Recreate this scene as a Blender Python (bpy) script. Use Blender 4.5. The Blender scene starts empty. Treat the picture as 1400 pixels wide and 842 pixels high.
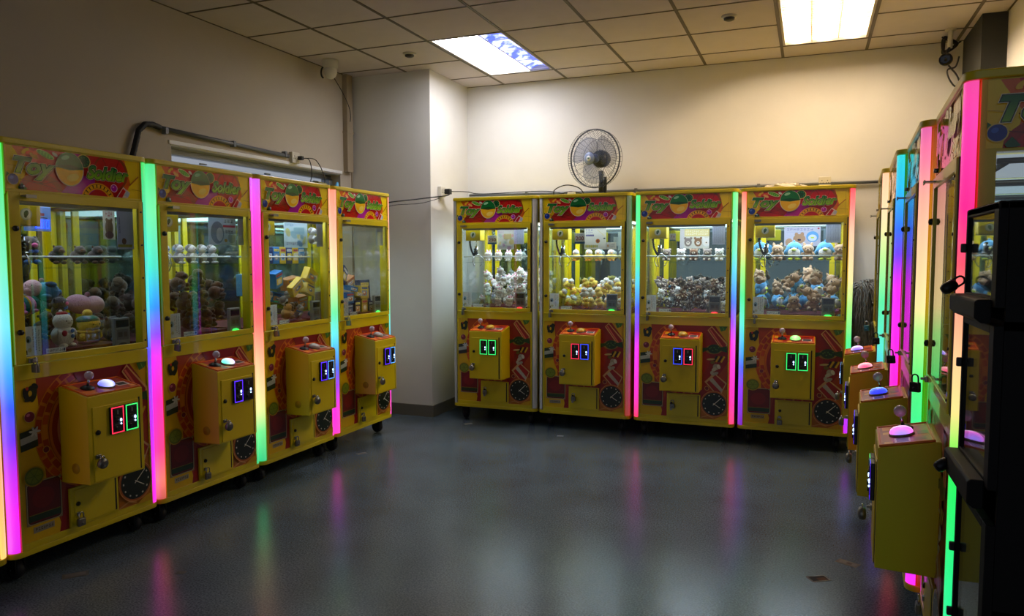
import bpy, bmesh, math, random
from mathutils import Vector, Matrix, Euler
PI = math.pi
C = bpy.context.scene.collection
SC = bpy.context.scene

# ------------------------------------------------------------------ helpers
def lin(h):
    if isinstance(h, str):
        h = h.lstrip('#')
        h = [int(h[i:i+2], 16)/255 for i in (0, 2, 4)]
    return tuple(c/12.92 if c <= .04045 else ((c+.055)/1.055)**2.4 for c in h)

def tag(o, label=None, cat=None, group=None, kind=None):
    if label: o['label'] = label
    if cat: o['category'] = cat
    if group: o['group'] = group
    if kind: o['kind'] = kind
    return o

def empty(name, M=None, label=None, cat=None, group=None):
    o = bpy.data.objects.new(name, None)
    o.empty_display_size = .05
    C.objects.link(o)
    if M is not None: o.matrix_world = M
    return tag(o, label, cat, group)

_box = {}
class MB:
    def __init__(s):
        s.v = []; s.f = []; s.m = []; s.c = []; s.s = []
    def add(s, vs, fs, mi=0, col=None, smooth=False, M=None):
        b = len(s.v)
        for p in vs:
            p = Vector(p)
            if M is not None: p = M @ p
            s.v.append(p[:])
        for f in fs:
            s.f.append([b+i for i in f]); s.m.append(mi); s.c.append(col); s.s.append(smooth)
        return s
    def box(s, x0, x1, y0, y1, z0, z1, bev=0, mi=0, col=None, M=None, seg=2):
        bm = bmesh.new()
        bmesh.ops.create_cube(bm, size=1)
        for v in bm.verts:
            v.co = Vector(((x0+x1)/2+v.co.x*(x1-x0), (y0+y1)/2+v.co.y*(y1-y0), (z0+z1)/2+v.co.z*(z1-z0)))
        if bev > 0:
            bmesh.ops.bevel(bm, geom=list(bm.edges), offset=bev, segments=seg, profile=.5, affect='EDGES')
        s._bm(bm, mi, col, M, bev > 0)
        return s
    def _bm(s, bm, mi, col, M, smooth=False):
        bm.verts.index_update()
        s.add([v.co.copy() for v in bm.verts], [[v.index for v in f.verts] for f in bm.faces], mi, col, smooth and False, M)
        bm.free()
    def prism(s, pts, a0, a1, axis='z', bev=0, mi=0, col=None, M=None):
        """pts 2D polygon; axis z: (x,y), axis y: (x,z), axis x: (y,z)"""
        def P(p, a):
            return {'z': (p[0], p[1], a), 'y': (p[0], a, p[1]), 'x': (a, p[0], p[1])}[axis]
        bm = bmesh.new()
        lo = [bm.verts.new(P(p, a0)) for p in pts]; hi = [bm.verts.new(P(p, a1)) for p in pts]
        n = len(pts)
        bm.faces.new(lo); bm.faces.new(hi[::-1])
        for i in range(n): bm.faces.new((lo[i], hi[i], hi[(i+1) % n], lo[(i+1) % n]))
        bmesh.ops.recalc_face_normals(bm, faces=bm.faces)
        if bev > 0:
            bmesh.ops.bevel(bm, geom=list(bm.edges), offset=bev, segments=2, profile=.5, affect='EDGES', clamp_overlap=True)
        s._bm(bm, mi, col, M)
        return s
    def tube(s, path, r, n=8, mi=0, col=None, M=None, cap=True, radii=None):
        path = [Vector(p) for p in path]
        vs = []; fs = []
        up = None
        for i, p in enumerate(path):
            d = (path[min(i+1, len(path)-1)]-path[max(i-1, 0)]).normalized()
            if up is None:
                up = Vector((0, 0, 1)) if abs(d.z) < .9 else Vector((1, 0, 0))
            a = d.cross(up)
            if a.length < 1e-6: a = d.orthogonal()
            a.normalize(); b = a.cross(d).normalized(); up = b
            rr = radii[i] if radii else r
            for k in range(n):
                t = 2*PI*k/n
                vs.append(p+a*math.cos(t)*rr+b*math.sin(t)*rr)
        for i in range(len(path)-1):
            for k in range(n):
                fs.append((i*n+k, i*n+(k+1) % n, (i+1)*n+(k+1) % n, (i+1)*n+k))
        if cap:
            fs.append(tuple(range(n))[::-1]); fs.append(tuple((len(path)-1)*n+k for k in range(n)))
        s.add(vs, fs, mi, col, True, M)
        return s
    def cyl(s, p0, p1, r0, r1=None, n=16, mi=0, col=None, M=None):
        return s.tube([p0, p1], r0, n, mi, col, M, True, [r0, r0 if r1 is None else r1])
    def lathe(s, prof, n=20, mi=0, col=None, M=None, closed=True):
        vs = []; fs = []
        for (r, z) in prof:
            for k in range(n):
                t = 2*PI*k/n
                vs.append((r*math.cos(t), r*math.sin(t), z))
        for i in range(len(prof)-1):
            for k in range(n):
                fs.append((i*n+k, i*n+(k+1) % n, (i+1)*n+(k+1) % n, (i+1)*n+k))
        if closed:
            fs.append(tuple(range(n))[::-1]); fs.append(tuple((len(prof)-1)*n+k for k in range(n)))
        s.add(vs, fs, mi, col, True, M)
        return s
    def ell(s, c, r, rot=(0, 0, 0), seg=14, rings=9, mi=0, col=None, M=None):
        if not hasattr(r, '__len__'): r = (r, r, r)
        R = Euler(rot).to_matrix()
        vs = []; fs = []
        for i in range(1, rings):
            ph = PI*i/rings
            for k in range(seg):
                t = 2*PI*k/seg
                vs.append((math.sin(ph)*math.cos(t), math.sin(ph)*math.sin(t), math.cos(ph)))
        vs.append((0, 0, 1)); vs.append((0, 0, -1)); T = len(vs)-2; B = T+1
        for i in range(rings-2):
            for k in range(seg):
                fs.append((i*seg+k, (i+1)*seg+k, (i+1)*seg+(k+1) % seg, i*seg+(k+1) % seg))
        for k in range(seg):
            fs.append((T, k, (k+1) % seg)); o = (rings-2)*seg
            fs.append((B, o+(k+1) % seg, o+k))
        vs = [R @ Vector((v[0]*r[0], v[1]*r[1], v[2]*r[2]))+Vector(c) for v in vs]
        s.add(vs, fs, mi, col, True, M)
        return s
    def mesh(s, name, mats):
        me = bpy.data.meshes.new(name)
        me.from_pydata(s.v, [], s.f)
        if not isinstance(mats, (list, tuple)): mats = [mats]
        for m in mats: me.materials.append(m)
        me.polygons.foreach_set('material_index', s.m)
        me.polygons.foreach_set('use_smooth', s.s)
        if any(c is not None for c in s.c):
            at = me.color_attributes.new('Col', 'FLOAT_COLOR', 'CORNER')
            buf = []
            for f, c in zip(s.f, s.c):
                if c is None: c = (.8, .8, .8)
                if isinstance(c, list):
                    for q in c: buf += [q[0], q[1], q[2], 1]
                else:
                    buf += [c[0], c[1], c[2], 1]*len(f)
            at.data.foreach_set('color', buf)
        me.update()
        return me
    def build(s, name, mats, parent=None, M=None):
        o = bpy.data.objects.new(name, s.mesh(name, mats))
        C.objects.link(o)
        if parent is not None: o.parent = parent
        if M is not None: o.matrix_world = M
        return o

def kids(o): return [c for c in bpy.data.objects if c.parent == o]
_kidcache = {}
def copy_tree(o, parent=None):
    c = o.copy(); C.objects.link(c)
    if parent is not None: c.parent = parent
    if o.name not in _kidcache: _kidcache[o.name] = kids(o)
    for ch in _kidcache[o.name]: copy_tree(ch, c)
    return c

def find(o, name):
    r = []
    for c in o.children:
        if c.name.split('.')[0] == name: r.append(c)
        r += find(c, name)
    return r

def override(o, i, m):
    o.material_slots[i].link = 'OBJECT'; o.material_slots[i].material = m

# ------------------------------------------------------------------ materials
def newmat(name):
    m = bpy.data.materials.new(name); m.use_nodes = True
    nt = m.node_tree
    return m, nt, nt.nodes['Principled BSDF']

def pbr(name, col, rough=.5, metal=0, bump=0, bscale=80, emit=None, estr=0, sheen=0, coat=0, var=0, vscale=6, spec=.5):
    m, nt, p = newmat(name)
    c = lin(col)
    p.inputs['Base Color'].default_value = (*c, 1)
    p.inputs['Roughness'].default_value = rough
    p.inputs['Metallic'].default_value = metal
    p.inputs['Sheen Weight'].default_value = sheen
    p.inputs['Coat Weight'].default_value = coat
    p.inputs['Specular IOR Level'].default_value = spec
    N = nt.nodes; L = nt.links
    if var or bump:
        tc = N.new('ShaderNodeTexCoord')
    if var:
        n = N.new('ShaderNodeTexNoise'); n.inputs['Scale'].default_value = vscale; n.inputs['Detail'].default_value = 5
        L.new(tc.outputs['Object'], n.inputs['Vector'])
        r = N.new('ShaderNodeValToRGB')
        r.color_ramp.elements[0].position = .3; r.color_ramp.elements[1].position = .7
        r.color_ramp.elements[0].color = (*[x*(1-var) for x in c], 1)
        r.color_ramp.elements[1].color = (*[min(1, x*(1+var*.4)) for x in c], 1)
        L.new(n.outputs['Fac'], r.inputs['Fac']); L.new(r.outputs['Color'], p.inputs['Base Color'])
    if bump:
        n2 = N.new('ShaderNodeTexNoise'); n2.inputs['Scale'].default_value = bscale; n2.inputs['Detail'].default_value = 3
        L.new(tc.outputs['Object'], n2.inputs['Vector'])
        b = N.new('ShaderNodeBump'); b.inputs['Strength'].default_value = bump; b.inputs['Distance'].default_value = .01
        L.new(n2.outputs['Fac'], b.inputs['Height']); L.new(b.outputs['Normal'], p.inputs['Normal'])
    if emit is not None:
        p.inputs['Emission Color'].default_value = (*lin(emit), 1); p.inputs['Emission Strength'].default_value = estr
    return m

def vmat(name, rough=.4, bump=0, bscale=120, sheen=0, spec=.5):
    m = pbr(name, '#808080', rough, 0, bump, bscale, sheen=sheen, spec=spec)
    nt = m.node_tree
    a = nt.nodes.new('ShaderNodeAttribute'); a.attribute_name = 'Col'
    nt.links.new(a.outputs['Color'], nt.nodes['Principled BSDF'].inputs['Base Color'])
    return m

def glassmat(name, tint=(.93, .97, .97), ior=1.5, rough=0.0, fmin=0.0):
    m = bpy.data.materials.new(name); m.use_nodes = True
    nt = m.node_tree; nt.nodes.clear()
    out = nt.nodes.new('ShaderNodeOutputMaterial')
    mix = nt.nodes.new('ShaderNodeMixShader')
    fr = nt.nodes.new('ShaderNodeFresnel'); fr.inputs['IOR'].default_value = ior
    t = nt.nodes.new('ShaderNodeBsdfTransparent'); t.inputs['Color'].default_value = (*tint, 1)
    g = nt.nodes.new('ShaderNodeBsdfGlossy'); g.inputs['Roughness'].default_value = rough
    geo = nt.nodes.new('ShaderNodeNewGeometry')
    # the same reflectance from either face of the thin pane
    mr = nt.nodes.new('ShaderNodeMapRange'); mr.inputs['To Min'].default_value = ior; mr.inputs['To Max'].default_value = 1/ior
    nt.links.new(geo.outputs['Backfacing'], mr.inputs['Value']); nt.links.new(mr.outputs[0], fr.inputs['IOR'])
    nt.links.new(fr.outputs[0], mix.inputs['Fac'])
    nt.links.new(t.outputs[0], mix.inputs[1]); nt.links.new(g.outputs[0], mix.inputs[2])
    nt.links.new(mix.outputs[0], out.inputs['Surface'])
    return m

def strip_mat(name, stops, strength=1.3, z0=.145, z1=1.845):
    m, nt, p = newmat(name)
    N = nt.nodes; L = nt.links
    p.inputs['Base Color'].default_value = (.5, .5, .5, 1); p.inputs['Roughness'].default_value = .3
    if stops is None:
        p.inputs['Base Color'].default_value = (.62, .63, .62, 1)
        return m
    tc = N.new('ShaderNodeTexCoord'); sp = N.new('ShaderNodeSeparateXYZ'); mr = N.new('ShaderNodeMapRange')
    mr.inputs['From Min'].default_value = z1; mr.inputs['From Max'].default_value = z0
    L.new(tc.outputs['Object'], sp.inputs[0]); L.new(sp.outputs['Z'], mr.inputs['Value'])
    cr = N.new('ShaderNodeValToRGB'); L.new(mr.outputs[0], cr.inputs['Fac'])
    e = cr.color_ramp.elements
    e[0].position = stops[0][0]; e[0].color = (*lin(stops[0][1]), 1)
    e[1].position = stops[-1][0]; e[1].color = (*lin(stops[-1][1]), 1)
    for t, c in stops[1:-1]:
        q = e.new(t); q.color = (*lin(c), 1)
    p.inputs['Base Color'].default_value = (.3, .3, .3, 1)
    L.new(cr.outputs['Color'], p.inputs['Emission Color']); p.inputs['Emission Strength'].default_value = strength
    return m

YEL = pbr('yellow_enamel', '#d2bd00', .34, coat=.35, bump=.03, bscale=300, var=.06, vscale=4)
YEL2 = pbr('yellow_enamel_box', '#d6bb00', .42, bump=.03, bscale=300)
BLK = pbr('black_plastic', '#0c0c0d', .45)
RUB = pbr('black_rubber', '#101011', .6)
CHR = pbr('chrome', '#b8b8b8', .22, 1)
STEEL = pbr('dull_steel', '#8c8c88', .4, 1)
DKS = pbr('dark_steel', '#3a3936', .4, .9)
PRINT = vmat('printed_art', .32)
GPRINT = vmat('glossy_header_print', .07)
PAPER = vmat('printed_paper', .7)
_n = PAPER.node_tree; _t = _n.nodes.new('ShaderNodeBsdfTranslucent'); _m = _n.nodes.new('ShaderNodeMixShader'); _m.inputs[0].default_value = .55
_n.links.new([x for x in _n.nodes if x.type == 'ATTRIBUTE'][0].outputs['Color'], _t.inputs['Color'])
_n.links.new(_n.nodes['Principled BSDF'].outputs[0], _m.inputs[1]); _n.links.new(_t.outputs[0], _m.inputs[2])
_n.links.new(_m.outputs[0], _n.nodes['Material Output'].inputs['Surface'])
CARD = vmat('printed_card', .55)
PLUSH = vmat('plush_cloth', .95, .5, 160, sheen=.4, spec=.2)
PLAST = vmat('coloured_plastic', .4)
GLASS = glassmat('door_glass')
ACRY = glassmat('clear_acrylic', (.9, .95, .96))
MIRROR = pbr('mirror', '#8fa09c', .03, 1)
REDF = pbr('dark_red_felt', '#5a0f14', .9, bump=.2, bscale=300)
GREYP = pbr('grey_plastic', '#7d7f80', .45)
WHITEP = pbr('white_plastic', '#cfcabd', .4)
RAIL = pbr('white_rail', '#c9ced0', .3)
BALLM = pbr('violet_acrylic_ball', '#b8a3b4', .15, coat=.3)

def glow(name, col, s): return pbr(name, col, .4, emit=col, estr=s)

# ------------------------------------------------------------------ 2D print art
class Art:
    def __init__(s, x0, x1, z0, z1, y=0.0, dy=-.00012):
        s.r = (x0, x1, z0, z1); s.y = y; s.dy = dy; s.k = 0; s.mb = MB()
    def poly(s, pts, col, raw=False):
        x0, x1, z0, z1 = s.r
        y = s.y+s.dy*s.k; s.k += 1
        q = []
        for p in pts:
            a = (min(max(p[0], x0), x1), min(max(p[1], z0), z1))
            if not q or (abs(a[0]-q[-1][0])+abs(a[1]-q[-1][1])) > 1e-6: q.append(a)
        if len(q) > 2 and abs(q[0][0]-q[-1][0])+abs(q[0][1]-q[-1][1]) < 1e-6: q.pop()
        if len(q) < 3: return
        ar = sum(q[i][0]*q[(i+1) % len(q)][1]-q[(i+1) % len(q)][0]*q[i][1] for i in range(len(q)))
        if ar < 0: q = q[::-1]
        s.mb.add([(a, y, b) for a, b in q], [list(range(len(q)))], 0, lin(col) if isinstance(col, str) else col)
    def grad(s, x0, x1, z0, z1, cl, cr, ct=None):
        y = s.y+s.dy*s.k; s.k += 1
        a, b = lin(cl), lin(cr)
        s.mb.add([(x0, y, z0), (x1, y, z0), (x1, y, z1), (x0, y, z1)], [[0, 1, 2, 3]], 0, [a, b, b, a] if ct is None else [a, a, lin(ct), lin(ct)])
    def rect(s, x0, x1, z0, z1, col, rot=0, r=0):
        cx, cz, hx, hz = (x0+x1)/2, (z0+z1)/2, abs(x1-x0)/2, abs(z1-z0)/2
        if r:
            pts = []
            for (ax, az, t0) in ((hx-r, hz-r, 0), (-hx+r, hz-r, 90), (-hx+r, -hz+r, 180), (hx-r, -hz+r, 270)):
                for k in range(5):
                    t = math.radians(t0+k*22.5); pts.append((ax+r*math.cos(t), az+r*math.sin(t)))
        else: pts = [(-hx, -hz), (hx, -hz), (hx, hz), (-hx, hz)]
        c, n = math.cos(rot), math.sin(rot)
        s.poly([(cx+p[0]*c-p[1]*n, cz+p[0]*n+p[1]*c) for p in pts], col)
    def ell(s, cx, cz, rx, rz, col, rot=0, t0=0, t1=360, n=28):
        c, m = math.cos(rot), math.sin(rot)
        pts = []
        for k in range(n+1 if t1-t0 < 360 else n):
            t = math.radians(t0+(t1-t0)*k/n)
            a, b = rx*math.cos(t), rz*math.sin(t)
            pts.append((cx+a*c-b*m, cz+a*m+b*c))
        s.poly(pts, col)
    def ring(s, cx, cz, ro, ri, col, t0=0, t1=360, n=40):
        k0 = s.k
        for k in range(n):
            a, b = math.radians(t0+(t1-t0)*k/n), math.radians(t0+(t1-t0)*(k+1)/n)
            s.k = k0
            s.poly([(cx+ro*math.cos(a), cz+ro*math.sin(a)), (cx+ro*math.cos(b), cz+ro*math.sin(b)),
                    (cx+ri*math.cos(b), cz+ri*math.sin(b)), (cx+ri*math.cos(a), cz+ri*math.sin(a))], col)
        s.k = k0+1
    def line(s, p, q, w, col):
        d = Vector((q[0]-p[0], q[1]-p[1])); n = Vector((-d.y, d.x)).normalized()*w/2
        s.poly([(p[0]+n.x, p[1]+n.y), (q[0]+n.x, q[1]+n.y), (q[0]-n.x, q[1]-n.y), (p[0]-n.x, p[1]-n.y)], col)
    def text(s, txt, x0, x1, z0, z1, layers, shear=.25, bold=.02, slope=0):
        """layers: [(extra outline, colour or (bottom, top) colours)], fitted to the box"""
        fit = None
        for (off, col) in layers:
            vs, fs = text_mesh(txt, bold+off, shear)
            if fit is None:
                v0, _ = text_mesh(txt, bold, shear)
                fit = (min(v[0] for v in v0), max(v[0] for v in v0), min(v[1] for v in v0), max(v[1] for v in v0))
            a, b, c, d = fit
            y = s.y+s.dy*s.k; s.k += 1
            P = []
            for v in vs:
                u, w = (v[0]-a)/(b-a), (v[1]-c)/(d-c)
                X = x0+u*(x1-x0); P.append((X, y, z0+w*(z1-z0)+slope*(X-x0)))
            for f in fs:
                if isinstance(col, tuple):
                    cc = []
                    A, B = lin(col[0]), lin(col[1])
                    for i in f:
                        w = min(max((vs[i][1]-c)/(d-c), 0), 1); w = w*w*(3-2*w)
                        cc.append(tuple(A[k]+(B[k]-A[k])*w for k in range(3)))
                else: cc = lin(col)
                s.mb.add([P[i] for i in f], [list(range(len(f)))], 0, cc)
    def marks(s, x0, x1, z0, z1, col, rng, nx, nz, vertical=True):
        """small illegible printed characters: a few strokes in each cell"""
        dx, dz = (x1-x0)/nx, (z1-z0)/nz
        for i in range(nx):
            for j in range(nz):
                cx, cz = x0+(i+.5)*dx, z0+(j+.5)*dz
                k0 = s.k
                for t in range(3):
                    if rng.random() < .5: s.rect(cx-dx*.38, cx+dx*.38, cz+dz*(t-1)*.27-dz*.06, cz+dz*(t-1)*.27+dz*.06, col)
                    else: s.rect(cx+dx*(t-1)*.27-dx*.06, cx+dx*(t-1)*.27+dx*.06, cz-dz*.38, cz+dz*.38, col)
                    s.k = k0
                s.k = k0
        s.k += 1
    def build(s, name, parent, mat=None): return s.mb.build(name, mat or PRINT, parent)

_tm = {}
def text_mesh(txt, offset, shear):
    key = (txt, round(offset, 4), shear)
    if key in _tm: return _tm[key]
    cu = bpy.data.curves.new('txt', 'FONT'); cu.body = txt; cu.size = 1; cu.shear = shear; cu.offset = offset
    cu.resolution_u = 3
    o = bpy.data.objects.new('txt', cu); C.objects.link(o)
    dg = bpy.context.evaluated_depsgraph_get(); dg.update()
    me = o.evaluated_get(dg).to_mesh()
    r = ([v.co[:] for v in me.vertices], [list(p.vertices) for p in me.polygons])
    o.evaluated_get(dg).to_mesh_clear()
    bpy.data.objects.remove(o); bpy.data.curves.remove(cu)
    _tm[key] = r
    return r

# ------------------------------------------------------------------ camera
f_px, pitch, roll, yaw, cam_h = 1014.7, math.radians(3.928), math.radians(-.104), math.radians(21.861), 1.379
fw = Vector((-math.sin(yaw)*math.cos(pitch), math.cos(yaw)*math.cos(pitch), -math.sin(pitch)))
rt = Vector((math.cos(yaw), math.sin(yaw), 0)); up_ = rt.cross(fw)
rt, up_ = rt*math.cos(roll)+up_*math.sin(roll), -rt*math.sin(roll)+up_*math.cos(roll)
cd = bpy.data.cameras.new('camera'); cam = bpy.data.objects.new('camera', cd); C.objects.link(cam)
cd.sensor_width = 36; cd.lens = f_px/1400*36; cd.clip_start = .02
cam.matrix_world = Matrix((( rt.x, up_.x, -fw.x, 0), (rt.y, up_.y, -fw.y, 0), (rt.z, up_.z, -fw.z, cam_h), (0, 0, 0, 1)))
SC.camera = cam
CAMP = Vector((0, 0, cam_h))

# ------------------------------------------------------------------ room shell
XL, XR, YB, CZ, YN = -3.78, 1.145, 6.37, 2.95, -2.2
def wallmat(name, col):
    return pbr(name, col, .75, bump=.06, bscale=25, var=.05, vscale=2.5)
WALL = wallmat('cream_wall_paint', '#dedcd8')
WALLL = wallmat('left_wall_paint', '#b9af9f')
def struct(mb, name, mats, label=None):
    o = mb.build(name, mats); o['kind'] = 'structure'
    return o
# floor
mF, nt, p = newmat('speckled_vinyl')
N = nt.nodes; L = nt.links
tc = N.new('ShaderNodeTexCoord')
n1 = N.new('ShaderNodeTexNoise'); n1.inputs['Scale'].default_value = 130; n1.inputs['Detail'].default_value = 2
n2 = N.new('ShaderNodeTexNoise'); n2.inputs['Scale'].default_value = 3; n2.inputs['Detail'].default_value = 6
for n in (n1, n2): L.new(tc.outputs['Object'], n.inputs['Vector'])
r1 = N.new('ShaderNodeValToRGB')
r1.color_ramp.elements[0].position = .35; r1.color_ramp.elements[0].color = (*lin('#3d4a55'), 1)
r1.color_ramp.elements[1].position = .68; r1.color_ramp.elements[1].color = (*lin('#6c7a86'), 1)
L.new(n1.outputs['Fac'], r1.inputs['Fac'])
mx = N.new('ShaderNodeMix'); mx.data_type = 'RGBA'; mx.blend_type = 'MULTIPLY'; mx.inputs['Factor'].default_value = .5
r2 = N.new('ShaderNodeValToRGB'); r2.color_ramp.elements[0].position = .3; r2.color_ramp.elements[0].color = (.55, .55, .55, 1); r2.color_ramp.elements[1].position = .65
L.new(n2.outputs['Fac'], r2.inputs['Fac'])
L.new(r1.outputs['Color'], mx.inputs[6]); L.new(r2.outputs['Color'], mx.inputs[7]); L.new(mx.outputs[2], p.inputs['Base Color'])
rr = N.new('ShaderNodeMapRange'); rr.inputs['To Min'].default_value = .17; rr.inputs['To Max'].default_value = .27
L.new(n2.outputs['Fac'], rr.inputs['Value']); L.new(rr.outputs[0], p.inputs['Roughness'])
bp = N.new('ShaderNodeBump'); bp.inputs['Strength'].default_value = .12; bp.inputs['Distance'].default_value = .004
n3 = N.new('ShaderNodeTexNoise'); n3.inputs['Scale'].default_value = 90; L.new(tc.outputs['Object'], n3.inputs['Vector'])
L.new(n3.outputs['Fac'], bp.inputs['Height']); L.new(bp.outputs['Normal'], p.inputs['Normal'])
struct(MB().box(XL-.2, XR+.2, YN, YB+.2, -.1, 0), 'floor', mF)
# walls
struct(MB().box(XL-.2, XR+.2, YB, YB+.2, 0, 3.05), 'wall_back', WALL)
struct(MB().box(XR, XR+.2, YN, YB, 0, 3.05), 'wall_right', WALL)
wl = MB()   # left wall with a window opening
oy0, oy1, oz0, oz1 = 3.62, 5.45, .9, 2.10
for (a, b, c, d) in ((YN, oy0, 0, 3.05), (oy1, YB, 0, 3.05), (oy0, oy1, 0, oz0), (oy0, oy1, oz1, 3.05)):
    wl.box(XL-.2, XL, a, b, c, d)
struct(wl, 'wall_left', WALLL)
struct(MB().box(XL, -3.0, 5.63, YB, 0, 2.95), 'wall_column', WALL)
DK = pbr('dark_grey_duct_paint', '#20221d', .6)
struct(MB().box(1.0, XR, 5.72, YB, 0, 2.95), 'wall_pillar', DK)
BSM = pbr('grey_skirting_vinyl', '#6a675c', .5)
struct(MB().box(XL, -2.988, 5.618, 5.63, 0, .1).box(-3.0, -2.988, 5.63, YB, 0, .1), 'baseboard_column', BSM)
struct(MB().box(-2.988, .985, YB-.012, YB, 0, .1), 'baseboard_back', BSM)
TRK = pbr('beige_trunking', '#9c8e78', .6)
struct(MB().box(XL, XL+.045, 5.50, 5.585, 2.12, 2.95).box(XL, XL+.05, 5.495, 5.59, 2.45, 2.47).box(XL+.0, XL+.012, 5.612, 5.624, .1, 2.95), 'trim_1', TRK)
# window in the left wall: aluminium frame with rolled shutter slats behind
AL = pbr('aluminium', '#8f959b', .35, .7)
SLAT = pbr('grey_shutter', '#6e767c', .45, .3)
struct(MB().box(XL, XL+.008, oy0-.02, oy1+.02, oz1-.004, oz1+.022, .002), 'trim_3', pbr('painted_lintel_light', '#eef0f4', .3))  # added white strip, painting in the bright light along the lintel edge
wn = empty('window_1'); wn['kind'] = 'structure'
fr = MB()
fr.box(XL-.16, XL-.10, oy0, oy1, oz1-.05, oz1-.002, .004)
fr.box(XL-.16, XL-.08, oy0, oy1, oz1-.115, oz1-.095, .004)
fr.box(XL-.16, XL-.08, oy0, oy0+.05, oz0, oz1-.05, .004); fr.box(XL-.16, XL-.08, oy1-.05, oy1, oz0, oz1-.05, .004)
fr.box(XL-.16, XL-.08, 4.5, 4.54, oz0, oz1-.115, .004)
fr.build('window_frame', AL, wn)
sl = MB()
for k in range(14): sl.box(XL-.15, XL-.115, oy0+.05, oy1-.05, oz1-.20-.075*k, oz1-.13-.075*k, .012)
for yy in (3.95, 4.6, 5.2): sl.box(XL-.1, XL-.08, yy, yy+.05, oz1-.09, oz1-.08)
sl.build('shutter', SLAT, wn)
MB().box(XL-.12, XL-.005, oy0, oy1, oz1-.012, oz1-.001).build('lintel_lining', pbr('white_gloss_lining', '#e4e6ea', .35), wn)
# ceiling : suspended tiles, dark metal grid
TILE = pbr('ceiling_tile', '#cbc2c8', .9, bump=.12, bscale=120, var=.04, vscale=8)
GRID = pbr('ceiling_grid_metal', '#5a5045', .6)
gx = [-.238+.5975*k for k in range(-6, 3)]; gy = [6.03-.565*k for k in range(-1, 15)]
gx = [XL]+gx+[XR]; gy = [YB]+[g for g in gy if YN < g < YB]+[YN]
lights_cell = [(-2.628, -2.03, 4.90, 6.03), (-.238, .3595, 4.90, 6.03)]
ct = MB(); cg = MB()
gw = .011
for i in range(len(gx)-1):
    for j in range(len(gy)-1):
        x0, x1, y1, y0 = gx[i], gx[i+1], gy[j], gy[j+1]
        if any(x0 > l[0]-.05 and x1 < l[1]+.05 and y0 > l[2]-.05 and y1 < l[3]+.05 for l in lights_cell): continue
        ct.box(x0+gw*.5, x1-gw*.5, y0+gw*.5, y1-gw*.5, CZ, CZ+.02, .003)
        # corner / border grid
for x in gx:
    for j in range(len(gy)-1):
        y1, y0 = gy[j], gy[j+1]
        if any(l[0]+.1 < x < l[1]-.1 and y0 > l[2]-.05 and y1 < l[3]+.05 for l in lights_cell): continue
        cg.box(max(x-gw, XL), min(x+gw, XR), y0, y1, CZ-.003, CZ+.012)
for y in gy:
    for i in range(len(gx)-1):
        x0, x1 = gx[i], gx[i+1]
        if any(l[2]+.1 < y < l[3]-.1 and x0 > l[0]-.05 and x1 < l[1]+.05 for l in lights_cell): continue
        cg.box(x0, x1, max(y-gw*.55, YN), min(y+gw*.55, YB), CZ-.003, CZ+.012)
struct(ct, 'ceiling', TILE)
struct(cg, 'trim_2', GRID)
struct(MB().box(XL, XR, YN, YB, 3.04, 3.06), 'ceiling_slab', pbr('slab_concrete', '#3a3836', .9))

# ------------------------------------------------------------------ ceiling lights
def tray_mat(name, c0, c1, strength, scale=(14, 18), thr=.5, hot=None):
    m, nt, p = newmat(name); N = nt.nodes; L = nt.links
    tc = N.new('ShaderNodeTexCoord')
    mp = N.new('ShaderNodeMapping'); mp.inputs['Scale'].default_value = (scale[0], scale[1], 1)
    L.new(tc.outputs['Object'], mp.inputs['Vector'])
    n = N.new('ShaderNodeTexNoise'); n.inputs['Scale'].default_value = 1; n.inputs['Detail'].default_value = 4
    L.new(mp.outputs[0], n.inputs['Vector'])
    cr = N.new('ShaderNodeValToRGB'); L.new(n.outputs['Fac'], cr.inputs['Fac'])
    cr.color_ramp.elements[0].position = thr-.08; cr.color_ramp.elements[0].color = (*lin(c0), 1)
    cr.color_ramp.elements[1].position = thr+.08; cr.color_ramp.elements[1].color = (*lin(c1), 1)
    L.new(cr.outputs['Color'], p.inputs['Emission Color']); p.inputs['Emission Strength'].default_value = strength
    p.inputs['Base Color'].default_value = (.4, .4, .4, 1)
    return m
LS = 21.0
WARM = tray_mat('warm_tube_tray', '#f6f4fa', '#fbfaff', LS, (9, 5), .45)
WARM2 = tray_mat('warm_louvre_tray', '#f0c888', '#ffdca8', .5, (40, 12), .5)
WARM2.node_tree.nodes['Principled BSDF'].inputs['Base Color'].default_value = (.05, .045, .035, 1)
HOT = tray_mat('warm_tube', '#ffe0b6', '#ffe3be', LS*6.2, (9, 5), .45)
BLUE = tray_mat('blue_filtered_tray', '#0a3ed2', '#c8d4ff', 2.6, (12, 11), .535)
FRM = pbr('light_frame_paint', '#b9b2a8', .5)
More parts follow.
